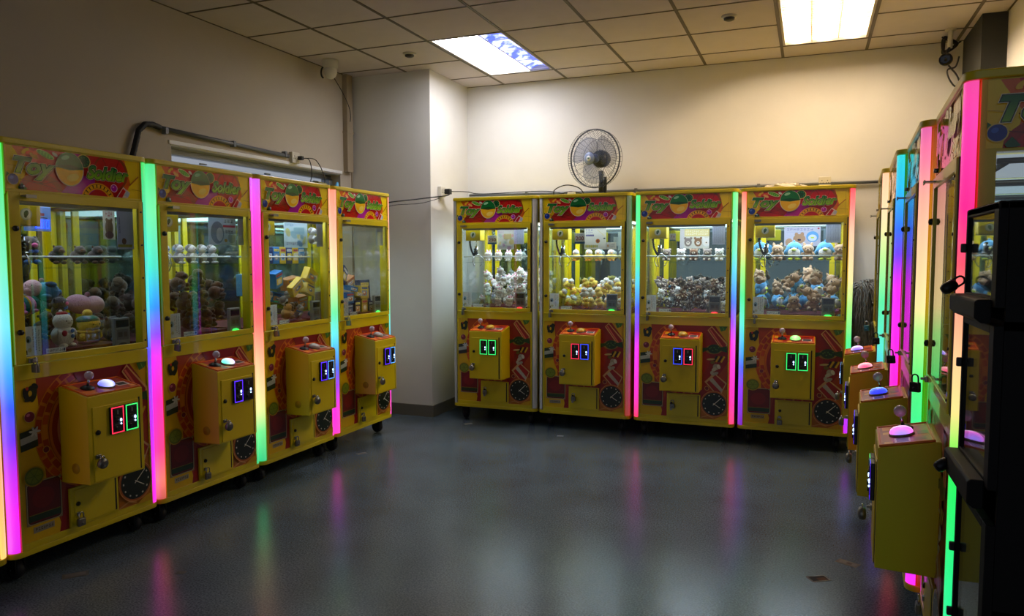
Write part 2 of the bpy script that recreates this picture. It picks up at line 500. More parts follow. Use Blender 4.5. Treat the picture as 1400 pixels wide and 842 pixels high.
def ceiling_light(cell, label, blue):
    x0, x1, y0, y1 = cell
    cx, cy = (x0+x1)/2, (y0+y1)/2
    t = empty('ceiling_light', Matrix.Translation((cx, cy, CZ)), label, 'ceiling light', 'recessed ceiling lights')
    hx, hy = (x1-x0)/2-.012, (y1-y0)/2-.008
    fm = MB(); w = .016; hgt = .075
    fm.box(-hx, -hx+w, -hy, hy, 0, hgt); fm.box(hx-w, hx, -hy, hy, 0, hgt)
    fm.box(-hx+w, hx-w, -hy, -hy+w, 0, hgt); fm.box(-hx+w, hx-w, hy-w, hy, 0, hgt)
    fm.box(-hx, hx, -hy, hy, hgt, hgt+.01)
    fm.build('frame', FRM, t)
    ax, ay = hx-w-.002, hy-w-.002
    n = 3; tw = 2*ax/n
    for k in range(n):
        b = MB()
        a0 = -ax+k*tw+.003; a1 = a0+tw-.006
        m0 = (a0+a1)/2
        # curved reflector tray
        pts = []
        for q in range(9):
            u = q/8; pts.append((a0+(a1-a0)*u, (.014 if blue else .028)+.03*math.sin(PI*u)))
        pts2 = [(a, z+.004) for a, z in pts[::-1]]
        b.prism(pts+pts2, -ay, ay, 'y')
        b.build('reflector_tray', BLUE if (blue and k == 2) else (WARM if blue else WARM2), t)
        if not blue:
            MB().cyl((m0, -ay+.01, .035), (m0, ay-.01, .035), .013, n=10).build('tube', HOT, t)
    lv = MB()
    nb = 22
    for k in range(nb):
        yy = -ay+(k+.5)*2*ay/nb
        if not blue: lv.box(-ax, ax, yy-.0012, yy+.0012, .012, .022)
        elif k % 6 == 3: lv.box(-ax, ax, yy-.001, yy+.001, .006, .011)
    for k in (1, 2): lv.box(-ax+k*tw-.0025, -ax+k*tw+.0025, -ay, ay, .004 if blue else .01, .016 if blue else .03)
    lv.build('louvre', pbr('louvre_paint', '#e8dcc4', .4), t)
    return t
ceiling_light(lights_cell[0], 'recessed ceiling light with one blue tray, over the corner column', True)
ceiling_light(lights_cell[1], 'recessed ceiling light with three warm tubes, above the right end of the back row', False)

# ------------------------------------------------------------------ claw machine template
W, D = .741, .70
def footprint(r, inset=0):
    pts = []
    for k in range(7):
        t = math.radians(180+k*15); pts.append((r+inset+r*math.cos(t), r+inset+r*math.sin(t)))
    for k in range(7):
        t = math.radians(270+k*15); pts.append((W-inset-r+r*math.cos(t), r+inset+r*math.sin(t)))
    pts += [(W-inset, D), (inset, D)]
    return pts
def dshape(cx, hw, yf, dep, yb):
    return [(cx-hw, yb)]+[(cx-hw*math.cos(PI*k/12), yf-dep*math.sin(PI*k/12)) for k in range(13)]+[(cx+hw, yb)]
NOTCH = [(.036, .004), (.705, .004), (.705, .036), (.737, .036), (.737, .70), (.004, .70), (.004, .036), (.036, .036)]

def lower_art(parent):
    a = Art(.046, .695, .172, .868, .0025)
    a.grad(.046, .695, .172, .868, '#d8b000', '#c89800')
    a.poly([(.23, .172), (.16, .40), (.13, .868), (.56, .868), (.695, .72), (.695, .172)], '#a33a10')
    a.poly([(.21, .172), (.26, .44), (.36, .868), (.60, .868), (.695, .74), (.695, .60), (.50, .30), (.40, .172)], '#8e1512')
    a.poly([(.40, .172), (.50, .24), (.60, .38), (.695, .40), (.695, .172)], '#b46a12')
    cx, cz = .405, .625
    a.ring(cx, cz, .292, .228, '#d27a10', 70, 285)
    rng = random.Random(3)
    for k in range(17):
        t = 75+k*12.4
        for (r0, r1) in ((.263, .288), (.234, .258)):
            if rng.random() < .9: a.ring(cx, cz, r1, r0, rng.choice(['#b43a10', '#c24c12', '#a42e10']), t+(5 if r0 > .25 else 0), t+9.6+(5 if r0 > .25 else 0), 3)
    a.ring(cx, cz, .228, .215, '#c46414', 70, 285); a.ring(cx, cz, .215, .19, '#8e1a14', 70, 285)
    a.ring(cx, cz, .19, .165, '#b4684a', 70, 285)
    a.ell(cx, cz, .165, .165, '#9a1414')
    a.poly([(.30, .868), (.34, .80), (.50, .80), (.56, .868)], '#7c1012')
    # dark toy icon
    for (x, z, rx, rz, c, r) in ((.10, .825, .03, .012, '#10220c', .5), (.082, .805, .012, .03, '#0c1a0a', .2), (.115, .80, .014, .032, '#12280c', -.3), (.10, .785, .026, .01, '#0c1a0a', .2), (.122, .835, .012, .016, '#10220c', .8), (.10, .808, .008, .012, '#c8a000', 0), (.088, .83, .006, .008, '#b03012', 0)):
        a.ell(x, z, rx, rz, c, r)
    a.ell(.093, .709, .0245, .0245, '#d4b060'); a.ell(.093, .709, .022, .022, '#6e1030'); a.ell(.087, .717, .008, .006, '#b0607a', .5)
    a.poly([(.048, .648), (.122, .66), (.125, .578), (.05, .566)], '#0e2c18'); a.poly([(.048, .622), (.123, .636), (.124, .608), (.049, .594)], '#a9b0a4')
    for t in range(6): a.ell(.112+.014*math.cos(t), .642+.012*math.sin(t), .012, .005, '#c4cac0', t)
    a.ell(.159, .554, .016, .016, '#d49a40'); a.ell(.159, .554, .013, .013, '#6e1030')
    a.ell(.100, .452, .047, .043, '#b08a10'); a.ell(.100, .452, .042, .038, '#566a12'); a.ell(.100, .452, .034, .030, '#73861c')
    for k in range(6): a.line((.1, .452), (.1+.034*math.cos(k*1.05), .452+.03*math.sin(k*1.05)), .003, '#566a12')
    # lipstick / tube
    a.poly([(.548, .836), (.578, .868), (.612, .828), (.693, .742), (.688, .690), (.650, .684), (.640, .712)], '#c9965a')
    a.poly([(.556, .838), (.578, .858), (.606, .824), (.682, .736), (.676, .694), (.652, .694), (.640, .722)], '#8c1414')
    a.line((.566, .842), (.655, .715), .010, '#c86048')
    # green candy
    a.ell(.597, .697, .062, .036, '#8a6a20', .1)
    a.poly([(.512, .705), (.556, .708), (.556, .690), (.514, .67)], '#1c3c12'); a.poly([(.688, .724), (.636, .712), (.638, .690), (.69, .676)], '#1c3c12')
    a.ell(.597, .699, .046, .034, '#17330e')
    for k in range(7): a.ell(.566+.0105*k, .70+.012*math.sin(k*2.4), .005, .005, '#3f6a22')
    # stripy shapes
    for k in range(4): a.rect(.60+.018*k, .612+.018*k, .60, .650, '#c9a21a' if k % 2 else '#1a160a', -.5)
    a.ell(.588, .600, .016, .013, '#6e5a10'); a.ell(.575, .622, .03, .007, '#b8a06a', .1)
    a.ell(.612, .566, .022, .024, '#9a9486'); a.ell(.60, .548, .020, .013, '#b4afa2', .6); a.ell(.632, .57, .012, .018, '#c8c4b8', .4)
    # red gift
    a.poly([(.532, .452), (.600, .522), (.692, .45), (.640, .338)], '#c49a6a')
    a.poly([(.548, .448), (.608, .507), (.682, .444), (.635, .352)], '#8e1414'); a.poly([(.566, .466), (.588, .487), (.664, .400), (.652, .382)], '#a9a49a')
    a.ell(.606, .516, .026, .012, '#9c968a', .4); a.ell(.585, .52, .012, .016, '#a8a296', .3)
    a.ell(.549, .404, .017, .017, '#c48a50'); a.ell(.549, .404, .013, .013, '#6e1224')
    a.poly([(.63, .868), (.645, .83), (.675, .84), (.69, .868)], '#3c6a1a'); a.line((.655, .865), (.665, .84), .004, '#6e9a3a')
    # clock
    a.ell(.603, .289, .098, .098, '#c98a4a'); a.ell(.603, .289, .094, .094, '#a4531a'); a.ell(.603, .289, .086, .086, '#0d1a10')
    for k in range(12):
        t = k*PI/6
        a.rect(.603+.072*math.sin(t)-.0045, .603+.072*math.sin(t)+.0045, .289+.072*math.cos(t)-.0035, .289+.072*math.cos(t)+.0035, '#c8c4b4', -t)
    a.line((.595, .281), (.655, .338), .004, '#d8d4c4'); a.line((.597, .294), (.648, .262), .004, '#d8d4c4')
    a.line((.50, .18), (.56, .20), .006, '#c08a4a'); a.line((.56, .20), (.60, .185), .006, '#c08a4a')
    a.poly([(.60, .172), (.695, .172), (.695, .21), (.65, .20)], '#c99a10')
    return a.build('front_graphic', parent)

def header_art(mb_only=False, parent=None, x0=.044, z0=1.663, w=.656, h=.178, y=.0025):
    a = Art(x0, x0+w, z0, z0+h, y)
    X = lambda v: x0+v*w/.656
    Z = lambda v: z0+v*h/.182
    a.grad(x0, x0+w, z0, z0+h, '#f0d014', '#f4d41c')
    a.poly([(X(.03), Z(.182)), (X(.09), Z(.09)), (X(.06), Z(0)), (X(.56), Z(0)), (X(.60), Z(.07)), (X(.57), Z(.182))], '#e0681a')
    a.poly([(X(.075), Z(.182)), (X(.11), Z(.09)), (X(.085), Z(0)), (X(.54), Z(0)), (X(.575), Z(.09)), (X(.55), Z(.182))], '#c4151c')
    a.ell(X(.15), Z(.0), .10, .075, '#a02818'); a.ell(X(.15), Z(-.005), .075, .055, '#b81a18')
    for k in range(6): a.line((X(.15), Z(.03)), (X(.15+.11*math.cos(-.3+k*.65)), Z(.03+.08*math.sin(-.3+k*.65))), .0022, '#6a1210')
    a.ell(X(.495), Z(.115), .092, .085, '#8e3a16'); a.ell(X(.49), Z(.112), .083, .078, '#c41a18')
    a.line((X(.45), Z(.18)), (X(.50), Z(.08)), .003, '#7a1210'); a.line((X(.54), Z(.18)), (X(.50), Z(.08)), .003, '#7a1210')
    a.poly([(X(.24), Z(0)), (X(.30), Z(.07)), (X(.41), Z(.10)), (X(.40), Z(0))], '#b0179a')
    a.poly([(X(.27), Z(.182)), (X(.33), Z(.14)), (X(.37), Z(.182))], '#a8188e')
    # orange brick ring
    a.ring(X(.422), Z(-.03), .088, .058, '#f0a018', 15, 165); a.ring(X(.422), Z(-.03), .081, .065, '#3a2208', 15, 165)
    for k in range(9): a.ring(X(.422), Z(-.03), .080, .066, '#f4b41c', 20+k*15.5, 31+k*15.5, 3)
    a.ell(X(.422), Z(-.03), .056, .056, '#c01a1e')
    # candy and flames upper left
    for (x, z, c, r) in ((.085, .165, '#f4c020', .6), (.105, .160, '#e8482a', .2), (.12, .148, '#f0b060', -.5), (.135, .165, '#e85a30', .4)): a.ell(X(x), Z(z), .02, .009, c, r)
    a.ell(X(.172), Z(.160), .042, .014, '#f0e0a0', -.35); a.ell(X(.172), Z(.160), .037, .0105, '#4e9a20', -.35)
    for k in range(4): a.ell(X(.152+.013*k), Z(.168-.0055*k), .003, .008, '#7cc040', -.2)
    a.ell(X(.215), Z(.165), .014, .007, '#d8d0c8', -.5)
    a.ell(X(.352), Z(.152), .034, .030, '#f0d060'); a.ell(X(.352), Z(.152), .030, .027, '#0d4a24')
    for k in range(9): a.ell(X(.352+.02*math.cos(k*.7)), Z(.152+.018*math.sin(k*.7)), .0035, .0035, '#2c8a4a')
    # ball, green over yellow
    a.ell(X(.281), Z(.108), .068, .074, '#e6d6b0'); a.ell(X(.281), Z(.108), .064, .070, '#f0b818')
    a.ell(X(.281), Z(.108), .066, .072, '#0c6a2c', 0, 8, 172); a.poly([(X(.215), Z(.118)), (X(.281), Z(.128)), (X(.347), Z(.118)), (X(.347), Z(.112)), (X(.281), Z(.104)), (X(.215), Z(.112))], '#0a4a20')
    a.ell(X(.262), Z(.158), .020, .009, '#8cc89a', .3)
    a.ell(X(.295), Z(.072), .03, .016, '#f8d860', .3)
    # blue ball, green leaf, left
    a.poly([(X(0), Z(.07)), (X(.02), Z(.055)), (X(.02), Z(.04)), (X(0), Z(.05))], '#2c6a2a')
    a.ell(X(.026), Z(.040), .026, .025, '#e8c860'); a.ell(X(.026), Z(.040), .0225, .022, '#12308c'); a.ell(X(.02), Z(.047), .009, .007, '#3c64c0', .4)
    a.poly([(X(.044), Z(.008)), (X(.062), Z(.028)), (X(.084), Z(.004)), (X(.075), Z(0)), (X(.05), Z(0))], '#1e5a2c')
    # purple ball, red gift right
    a.ell(X(.502), Z(.042), .0185, .0185, '#f0b8d0'); a.ell(X(.502), Z(.042), .0155, .0155, '#b01a9c'); a.ell(X(.498), Z(.047), .005, .004, '#f080e0')
    a.poly([(X(.513), Z(.0)), (X(.553), Z(.052)), (X(.588), Z(.028)), (X(.575), Z(0))], '#f0d0b8')
    a.poly([(X(.520), Z(.002)), (X(.551), Z(.045)), (X(.566), Z(.034)), (X(.545), Z(0))], '#c0161c'); a.poly([(X(.556), Z(.012)), (X(.572), Z(.036)), (X(.588), Z(.024)), (X(.578), Z(.004))], '#b8bcc4')
    a.line((X(.588), Z(.062)), (X(.64), Z(.11)), .006, '#a8641a'); a.line((X(.60), Z(.045)), (X(.656), Z(.04)), .002, '#a8781a'); a.line((X(.636), Z(.0)), (X(.64), Z(.182)), .0015, '#c89018'); a.line((X(0), Z(.10)), (X(.05), Z(.095)), .0015, '#c08a14')
    GR = ('#a8c820', '#0c6a2c')
    a.text('Toy', X(.030), X(.208), Z(.048), Z(.138), [(.050, '#f0e6b8'), (.030, '#08200f'), (.0, ('#8ab820', '#0a6a2c'))], .32, .045, -.02)
    a.text('Soldier', X(.362), X(.585), Z(.074), Z(.138), [(.050, '#f0e6b8'), (.030, '#08200f'), (.0, ('#8ab820', '#0a6a2c'))], .32, .045, .0)
    return a.mb if mb_only else a.build('header_graphic', parent, GPRINT)

def make_machine():
    root = empty('claw_machine')
    cb = MB()
    cb.prism(NOTCH, .145, .93, 'z', 0)
    cb.prism(NOTCH, 1.655, 1.845, 'z', 0)
    cb.prism(footprint(.042, -.006), .12, .145, 'z', .003); cb.prism(footprint(.042, -.008), 1.845, 1.87, 'z', .004)
    cb.box(.036, .705, -.002, .012, 1.640, 1.662)
    for x0, x1 in ((.004, .034), (.707, .737)):
        cb.box(x0, x1, .036, .075, .93, 1.655); cb.box(x0, x1, .65, .70, .93, 1.655)
    cb.box(.034, .707, .69, .70, .93, 1.655)
    cb.box(.036, .046, .004, .05, .93, 1.655); cb.box(.695, .705, .004, .05, .93, 1.655)
    for x in (.115, .625): cb.box(x-.02, x+.02, .676, .686, .955, 1.655, .003)
    # raised rims round the two graphics
    for (x0, x1, z0, z1) in ((.036, .705, .145, .172), (.036, .705, .868, .93), (.036, .046, .172, .868), (.695, .705, .172, .868),
                             (.036, .705, 1.655, 1.663), (.036, .705, 1.841, 1.847), (.036, .044, 1.663, 1.841), (.700, .705, 1.663, 1.841)):
        cb.box(x0, x1, -.003, .006, z0, z1, .0015)
    for zz in (.18, .30, .42): cb.box(.10, .64, .70, .702, zz, zz+.01)
    cb.build('cabinet', YEL, root)
    header_art(parent=root)
    lower_art(root)
    # quarter-round light strips in the front corners
    for name, cx, t0 in (('light_strip', .029, 180), ('light_strip', W-.029, 270)):
        pts = [(cx, .030)]+[(cx+.032*math.cos(math.radians(t0+k*9)), .029+.032*math.sin(math.radians(t0+k*9))) for k in range(11)]
        MB().prism(pts, .147, 1.843, 'z').build(name, strip_mat('strip_unlit', None), root)
    # glass door
    df = MB(); y0, y1 = -.012, .004
    for (x0, x1, z0, z1) in ((.042, .087, .936, 1.650), (.672, .696, .936, 1.650), (.087, .672, .936, .964), (.087, .672, 1.614, 1.650)):
        df.box(x0, x1, y0, y1, z0, z1, .002)
    df.box(.697, .7045, -.006, .002, .936, 1.650, 0, 1)
    for zz in (1.60, 1.44, 1.28, 1.12, .975): df.cyl((.685, -.0115, zz), (.685, -.015, zz), .0045, mi=1, n=10)
    df.cyl((.103, -.002, 1.674), (.103, -.016, 1.674), .008, mi=2, n=12)
    df.box(.092, .138, -.045, -.012, 1.632, 1.638, .001, 2); df.box(.092, .138, -.047, -.043, 1.626, 1.641, .001, 2)
    df.box(.092, .125, -.022, -.012, .938, .958, .002, 2); df.box(.100, .112, -.034, -.022, .944, .952, .001, 2)
    door = df.build('glass_door', [YEL, BLK, STEEL], root)
    MB().box(.088, .671, -.006, -.002, .965, 1.613).build('door_glass', GLASS, door)
    lk = MB()
    for zz in (1.50, 1.07):
        lk = MB(); lk.cyl((.064, -.010, zz), (.064, -.022, zz), .0125, .011, 18, 0); lk.cyl((.064, -.022, zz), (.064, -.024, zz), .006, n=12, mi=1)
        lk.build('door_lock', [DKS, BLK], door)
    # side glass and mirror
    for x in (.012, .725): MB().box(x, x+.004, .078, .648, .94, 1.652).build('side_glass', GLASS, root)
    MB().box(.06, .681, .684, .688, .96, 1.645).build('back_mirror', MIRROR, root)
    MB().box(.018, .723, .05, .684, .935, .952).box(.27, .66, .052, .07, .952, .97).build('playfield', REDF, root)
    ch = MB(); ch.box(.262, .266, .035, .30, .953, 1.07); ch.box(.03, .262, .30, .304, .953, 1.07)
    ch.build('chute_wall', ACRY, root)
    sh = MB().box(.036, .705, .18, .37, 1.330, 1.336); sh.build('shelf', ACRY, root)
    MB().cyl((.02, .172, 1.383), (.72, .172, 1.383), .0055, n=10).build('guard_rail', RAIL, root)
    lh = MB().box(.09, .66, .010, .020, 1.600, 1.645, .003).build('lamp_housing', pbr('lamp_housing', '#8a929a', .35), root)
    MB().box(.06, .68, .03, .62, 1.645, 1.652).build('lamp_panel', glow('cabinet_lamp', '#e8f2ff', 8), root)
    # gantry
    g = empty('gantry'); g.parent = root
    gb = MB()
    gb.cyl((.03, .08, 1.632), (.03, .66, 1.632), .008, n=10); gb.cyl((.71, .08, 1.632), (.71, .66, 1.632), .008, n=10)
    gb.cyl((.03, .10, 1.628), (.71, .10, 1.628), .009, n=10)
    bm_ = gb.build('rail', STEEL, root)
    bpy.data.objects.remove(g)
    cr = MB().box(.092, .226, .055, .15, 1.516, 1.612, .006)
    car = cr.build('carriage', YEL2, root)
    lg = Art(.1, .22, 1.5, 1.62, .0545); lg.ell(.16, 1.565, .026, .026, '#b9b89a'); lg.ell(.16, 1.565, .021, .021, '#d6d6c2'); lg.ell(.16, 1.568, .010, .014, '#2c5a3c', -.5); lg.ell(.156, 1.555, .006, .006, '#2a3c30')
    lg.build('badge', car)
    cp = []
    for k in range(90):
        u = k/89; ang = u*2*PI*15
        # U-shaped centre line
        bx = .118+.045*(1-math.cos(PI*u))/2; bz = 1.515-.125*math.sin(PI*min(u*1.15, 1)*.5) if u < .75 else 1.39+.06*(u-.75)/.25
        cp.append((bx+.006*math.cos(ang), .085+.008*math.sin(ang), bz))
    MB().tube(cp, .0045, 6).build('coil_cord', RUB, root)
    cl = MB()
    cl.cyl((.168, .105, 1.516), (.168, .105, 1.47), .003, n=8); cl.cyl((.168, .105, 1.47), (.168, .105, 1.405), .014, .016, 14)
    cl.cyl((.168, .105, 1.405), (.168, .105, 1.395), .024, n=14)
    for k in range(3):
        t = k*2*PI/3+.4; c, s_ = math.cos(t), math.sin(t)
        cl.tube([(.168+c*r, .105+s_*r, z) for r, z in ((.018, 1.40), (.05, 1.375), (.058, 1.345), (.042, 1.315), (.026, 1.303))], .0035, 6)
    cl.build('claw', CHR, root)
    # card reader
    rd = MB().box(.548, .634, .028, .05, .953, 1.09, .004); rdo = rd.build('card_reader', GREYP, root)
    MB().box(.556, .626, .0265, .0285, 1.045, 1.08).build('screen', pbr('reader_screen', '#14161c', .2), rdo)
    rb = Art(.55, .63, .955, 1.05, .0275); rb.rect(.558, .624, .985, 1.035, '#5a5c60'); rb.rect(.566, .59, .998, 1.022, '#3a3230'); rb.rect(.598, .616, .998, 1.022, '#4a3c3a')
    rb.build('keypad', rdo)
    MB().ell((.59, .026, .960), (.026, .012, .011)).build('indicator_lamp', glow('reader_lamp', '#101510', 0), rdo)
    # notices on the inside of the glass
    rng = random.Random(5)
    a = Art(.09, .165, .965, 1.09, .0035); a.rect(.09, .165, .965, 1.09, '#c9c9c4'); a.marks(.125, .134, 1.0, 1.078, '#b06a28', rng, 1, 8); a.marks(.137, .145, .985, 1.082, '#20221c', rng, 1, 10); a.marks(.149, .158, .98, 1.076, '#1c1c1c', rng, 1, 9)
    a.ell(.108, 1.035, .012, .016, '#7c9cb4'); a.ell(.106, 1.03, .006, .008, '#20383c'); a.ell(.112, .99, .009, .009, '#b8b090'); a.rect(.094, .101, .972, .99, '#282828')
    a.build('notice_sheet', root, PAPER)
    a = Art(.185, .275, .966, .988, .0035); a.rect(.185, .275, .966, .988, '#d0d0cc'); a.marks(.188, .262, .969, .985, '#303236', rng, 8, 1); a.ell(.268, .977, .005, .007, '#2c3c5c')
    a.build('sticker', root, PAPER)
    # control box
    bx = MB().prism([(-.175, .394), (0, .390), (0, .815), (-.012, .815), (-.175, .780)], .228, .513, 'x', .003)
    box = bx.build('control_box', YEL2, root)
    # sloping top plate with graphic
    sl_ = Matrix.Translation((0, -.175, .781)) @ Matrix.Rotation(math.atan2(.035, .163), 4, 'X')
    tp = MB().box(.236, .505, .008, .158, 0.0, .003, .001, 0)
    tpo = tp.build('top_plate', pbr('orange_plate', '#e8641a', .35), box)
    tpo.matrix_local = sl_
    ta = Art(.238, .503, 0, 1, 0)
    def tr(x0, x1, a0, a1, c, r=0):
        ta.k += 1; z = .0034+.00012*ta.k
        ta.mb.add([(x0, a0, z), (x1, a0, z), (x1+r, a1, z), (x0+r, a1, z)], [[0, 1, 2, 3]], 0, lin(c))
    tr(.240, .501, .012, .154, '#b0201a'); tr(.246, .30, .02, .06, '#e87a20'); tr(.33, .36, .02, .05, '#f0a030'); tr(.40, .42, .10, .15, '#e06018'); tr(.245, .27, .10, .15, '#d8a020')
    tr(.428, .49, .05, .095, '#e8d8d0'); tr(.434, .484, .056, .09, '#20242c'); tr(.44, .475, .105, .14, '#8c1418'); tr(.35, .395, .12, .15, '#7a1210'); tr(.47, .498, .02, .045, '#e88a30')
    ta.mb.build('top_graphic', PRINT, tpo)
    rim = MB()
    for (x0, x1, a0, a1) in ((.233, .508, .004, .009), (.233, .508, .157, .162), (.233, .238, .004, .162), (.503, .508, .004, .162)): rim.box(x0, x1, a0, a1, 0, .007, .001)
    rim.build('plate_rim', pbr('orange_rim', '#e87010', .35), tpo)
    js = MB(); js.lathe([(.030, .003), (.029, .008), (.016, .016), (.009, .018)], 18, M=Matrix.Translation((.297, .085, 0)), mi=0)
    js.cyl((.297, .085, .015), (.297, .085, .055), .0055, n=10, mi=1)
    jo = js.build('joystick', [BLK, CHR], tpo)
    MB().ell((.297, .085, .064), .0195, seg=18, rings=12).build('ball_knob', BALLM, jo)
    bt = MB().lathe([(.038, .003), (.038, .008), (.033, .012)], 24, M=Matrix.Translation((.383, .075, 0)), mi=0)
    bo = bt.build('button', [pbr('button_bezel', '#7c7468', .3)], tpo)
    MB().lathe([(.034, .010), (.035, .015), (.031, .023), (.022, .029), (.010, .032), (.001, .0325)], 24, M=Matrix.Translation((.383, .075, 0))).build('button_cap', pbr('button_off', '#c8a020', .3), bo)
    # box door
    bd = MB().box(.249, .486, -.1795, -.174, .402, .730, .0015, 0).box(.487, .495, -.1765, -.174, .402, .738, 0, 1)
    bdo = bd.build('box_door', [YEL2, BLK], box)
    MB().cyl((.271, -.179, .618), (.271, -.186, .618), .0115, .010, 16).build('cam_lock', DKS, bdo)
    hs = MB().box(.255, .278, -.186, -.179, .505, .522, .001).box(.262, .268, -.196, -.186, .509, .517, .001); hs.build('hasp', STEEL, bdo)
    for x0 in (.327, .402):
        cs = MB().box(x0, x0+.070, -.193, -.179, .596, .718, .003, 0)
        for (u0, u1, w0, w1, c) in ((.012, .058, .680, .705, 1), (.012, .058, .61, .636, 1), (.020, .040, .645, .672, 1)): cs.box(x0+u0, x0+u1, -.196, -.193, w0, w1, .001, c)
        cs.box(x0+.030, x0+.036, -.197, -.195, .683, .702, 0, 2); cs.cyl((x0+.03, -.196, .657), (x0+.03, -.199, .657), .006, mi=1, n=10)
        cs.cyl((x0+.022, -.196, .622), (x0+.022, -.200, .622), .009, mi=1, n=12)
        co = cs.build('coin_slot', [BLK, DKS, STEEL], bdo)
        bz = MB()
        for (u0, u1, w0, w1) in ((.003, .067, .711, .716), (.003, .067, .598, .603), (.003, .008, .603, .711), (.062, .067, .603, .711)): bz.box(x0+u0, x0+u1, -.1938, -.192, w0, w1, .0005)
        bz.build('lit_bezel', pbr('bezel_off', '#202024', .3), co)
        MB().ell((x0+.050, -.1955, .655), (.005, .003, .008), seg=10, rings=6).ell((x0+.050, -.1955, .638), (.004, .003, .004), seg=8, rings=6).build('status_led', glow('white_led', '#b8d8ff', 3), co)
    MB().cyl((.2285, -.09, .46), (.2275, -.09, .46), .024, n=24).build('speaker_grille', pbr('speaker_grille', '#b89600', .6), box)
    # cash door below
    sd = MB().box(.255, .503, -.010, .003, .172, .352, .002, 0).box(.273, .482, -.0135, -.009, .182, .340, .0015, 0).box(.4835, .491, -.0118, -.0095, .186, .345, 0, 1)
    sdo = sd.build('cash_door', [YEL, BLK], root)
    MB().cyl((.290, -.0135, .275), (.290, -.019, .275), .0105, .009, 16).build('cam_lock', DKS, sdo)
    MB().box(.281, .297, -.020, -.013, .222, .238, .001).build('hasp', STEEL, sdo)
    # prize flap
    pf = Art(.066, .222, .243, .426, -.0005); pf.rect(.066, .222, .243, .426, '#b8a878', 0, .018); pf.rect(.069, .219, .246, .423, '#47100f', 0, .016); pf.rect(.074, .214, .251, .418, '#6a1614', 0, .013)
    pf.rect(.072, .216, .256, .286, '#1c3a1c'); pf.rect(.074, .214, .283, .286, '#8a7a1c'); pf.ell(.14, .35, .05, .045, '#7c1a16')
    pfb = pf.mb; pfb.box(.064, .224, -.0002, .003, .241, .428, 0, 0, lin('#8a7c58'))
    pfb.build('prize_flap', PRINT, root)
    st = Art(.085, .185, .204, .234, -.0005); st.rect(.09, .185, .206, .232, '#b9b6a8', .03); st.marks(.098, .180, .211, .227, '#24242a', rng, 7, 1)
    st.build('warning_sticker', root, PAPER)
    # casters
    for (x, y) in ((.07, .08), (.67, .08), (.07, .62), (.67, .62)):
        c = MB(); c.box(x-.035, x+.035, y-.035, y+.035, .112, .121, .002, 1); c.cyl((x, y, .112), (x, y, .10), .018, n=14, mi=1)
        c.box(x-.022, x-.018, y-.015, y+.035, .035, .102, .001, 1); c.box(x+.018, x+.022, y-.015, y+.035, .035, .102, .001, 1)
        M = Matrix.Translation((x, y+.018, .0445)) @ Matrix.Rotation(PI/2, 4, 'Y')
        c.lathe([(.012, -.016), (.036, -.016), (.043, -.010), (.043, .010), (.036, .016), (.012, .016)], 20, 0, M=M)
        c.cyl((x-.026, y+.018, .0445), (x+.026, y+.018, .0445), .006, n=8, mi=1)
        c.build('caster', [RUB, DKS], root)
    return root

ROW_L = [(Vector((-3.046, y, 0)), 90) for y in (1.260, 2.020, 2.778, 3.539, 4.302)]
ROW_B = [(Vector((x, 5.613, 0)), 0) for x in (-2.785, -2.018, -1.240, -.467)]
ROW_R = [(Vector((x, y, 0)), -92.8) for x, y in ((.404, 5.396), (.400, 4.607), (.402, 3.820), (.411, 3.058))]
def MM(row): return Matrix.Translation(row[0]) @ Matrix.Rotation(math.radians(row[1]), 4, 'Z')

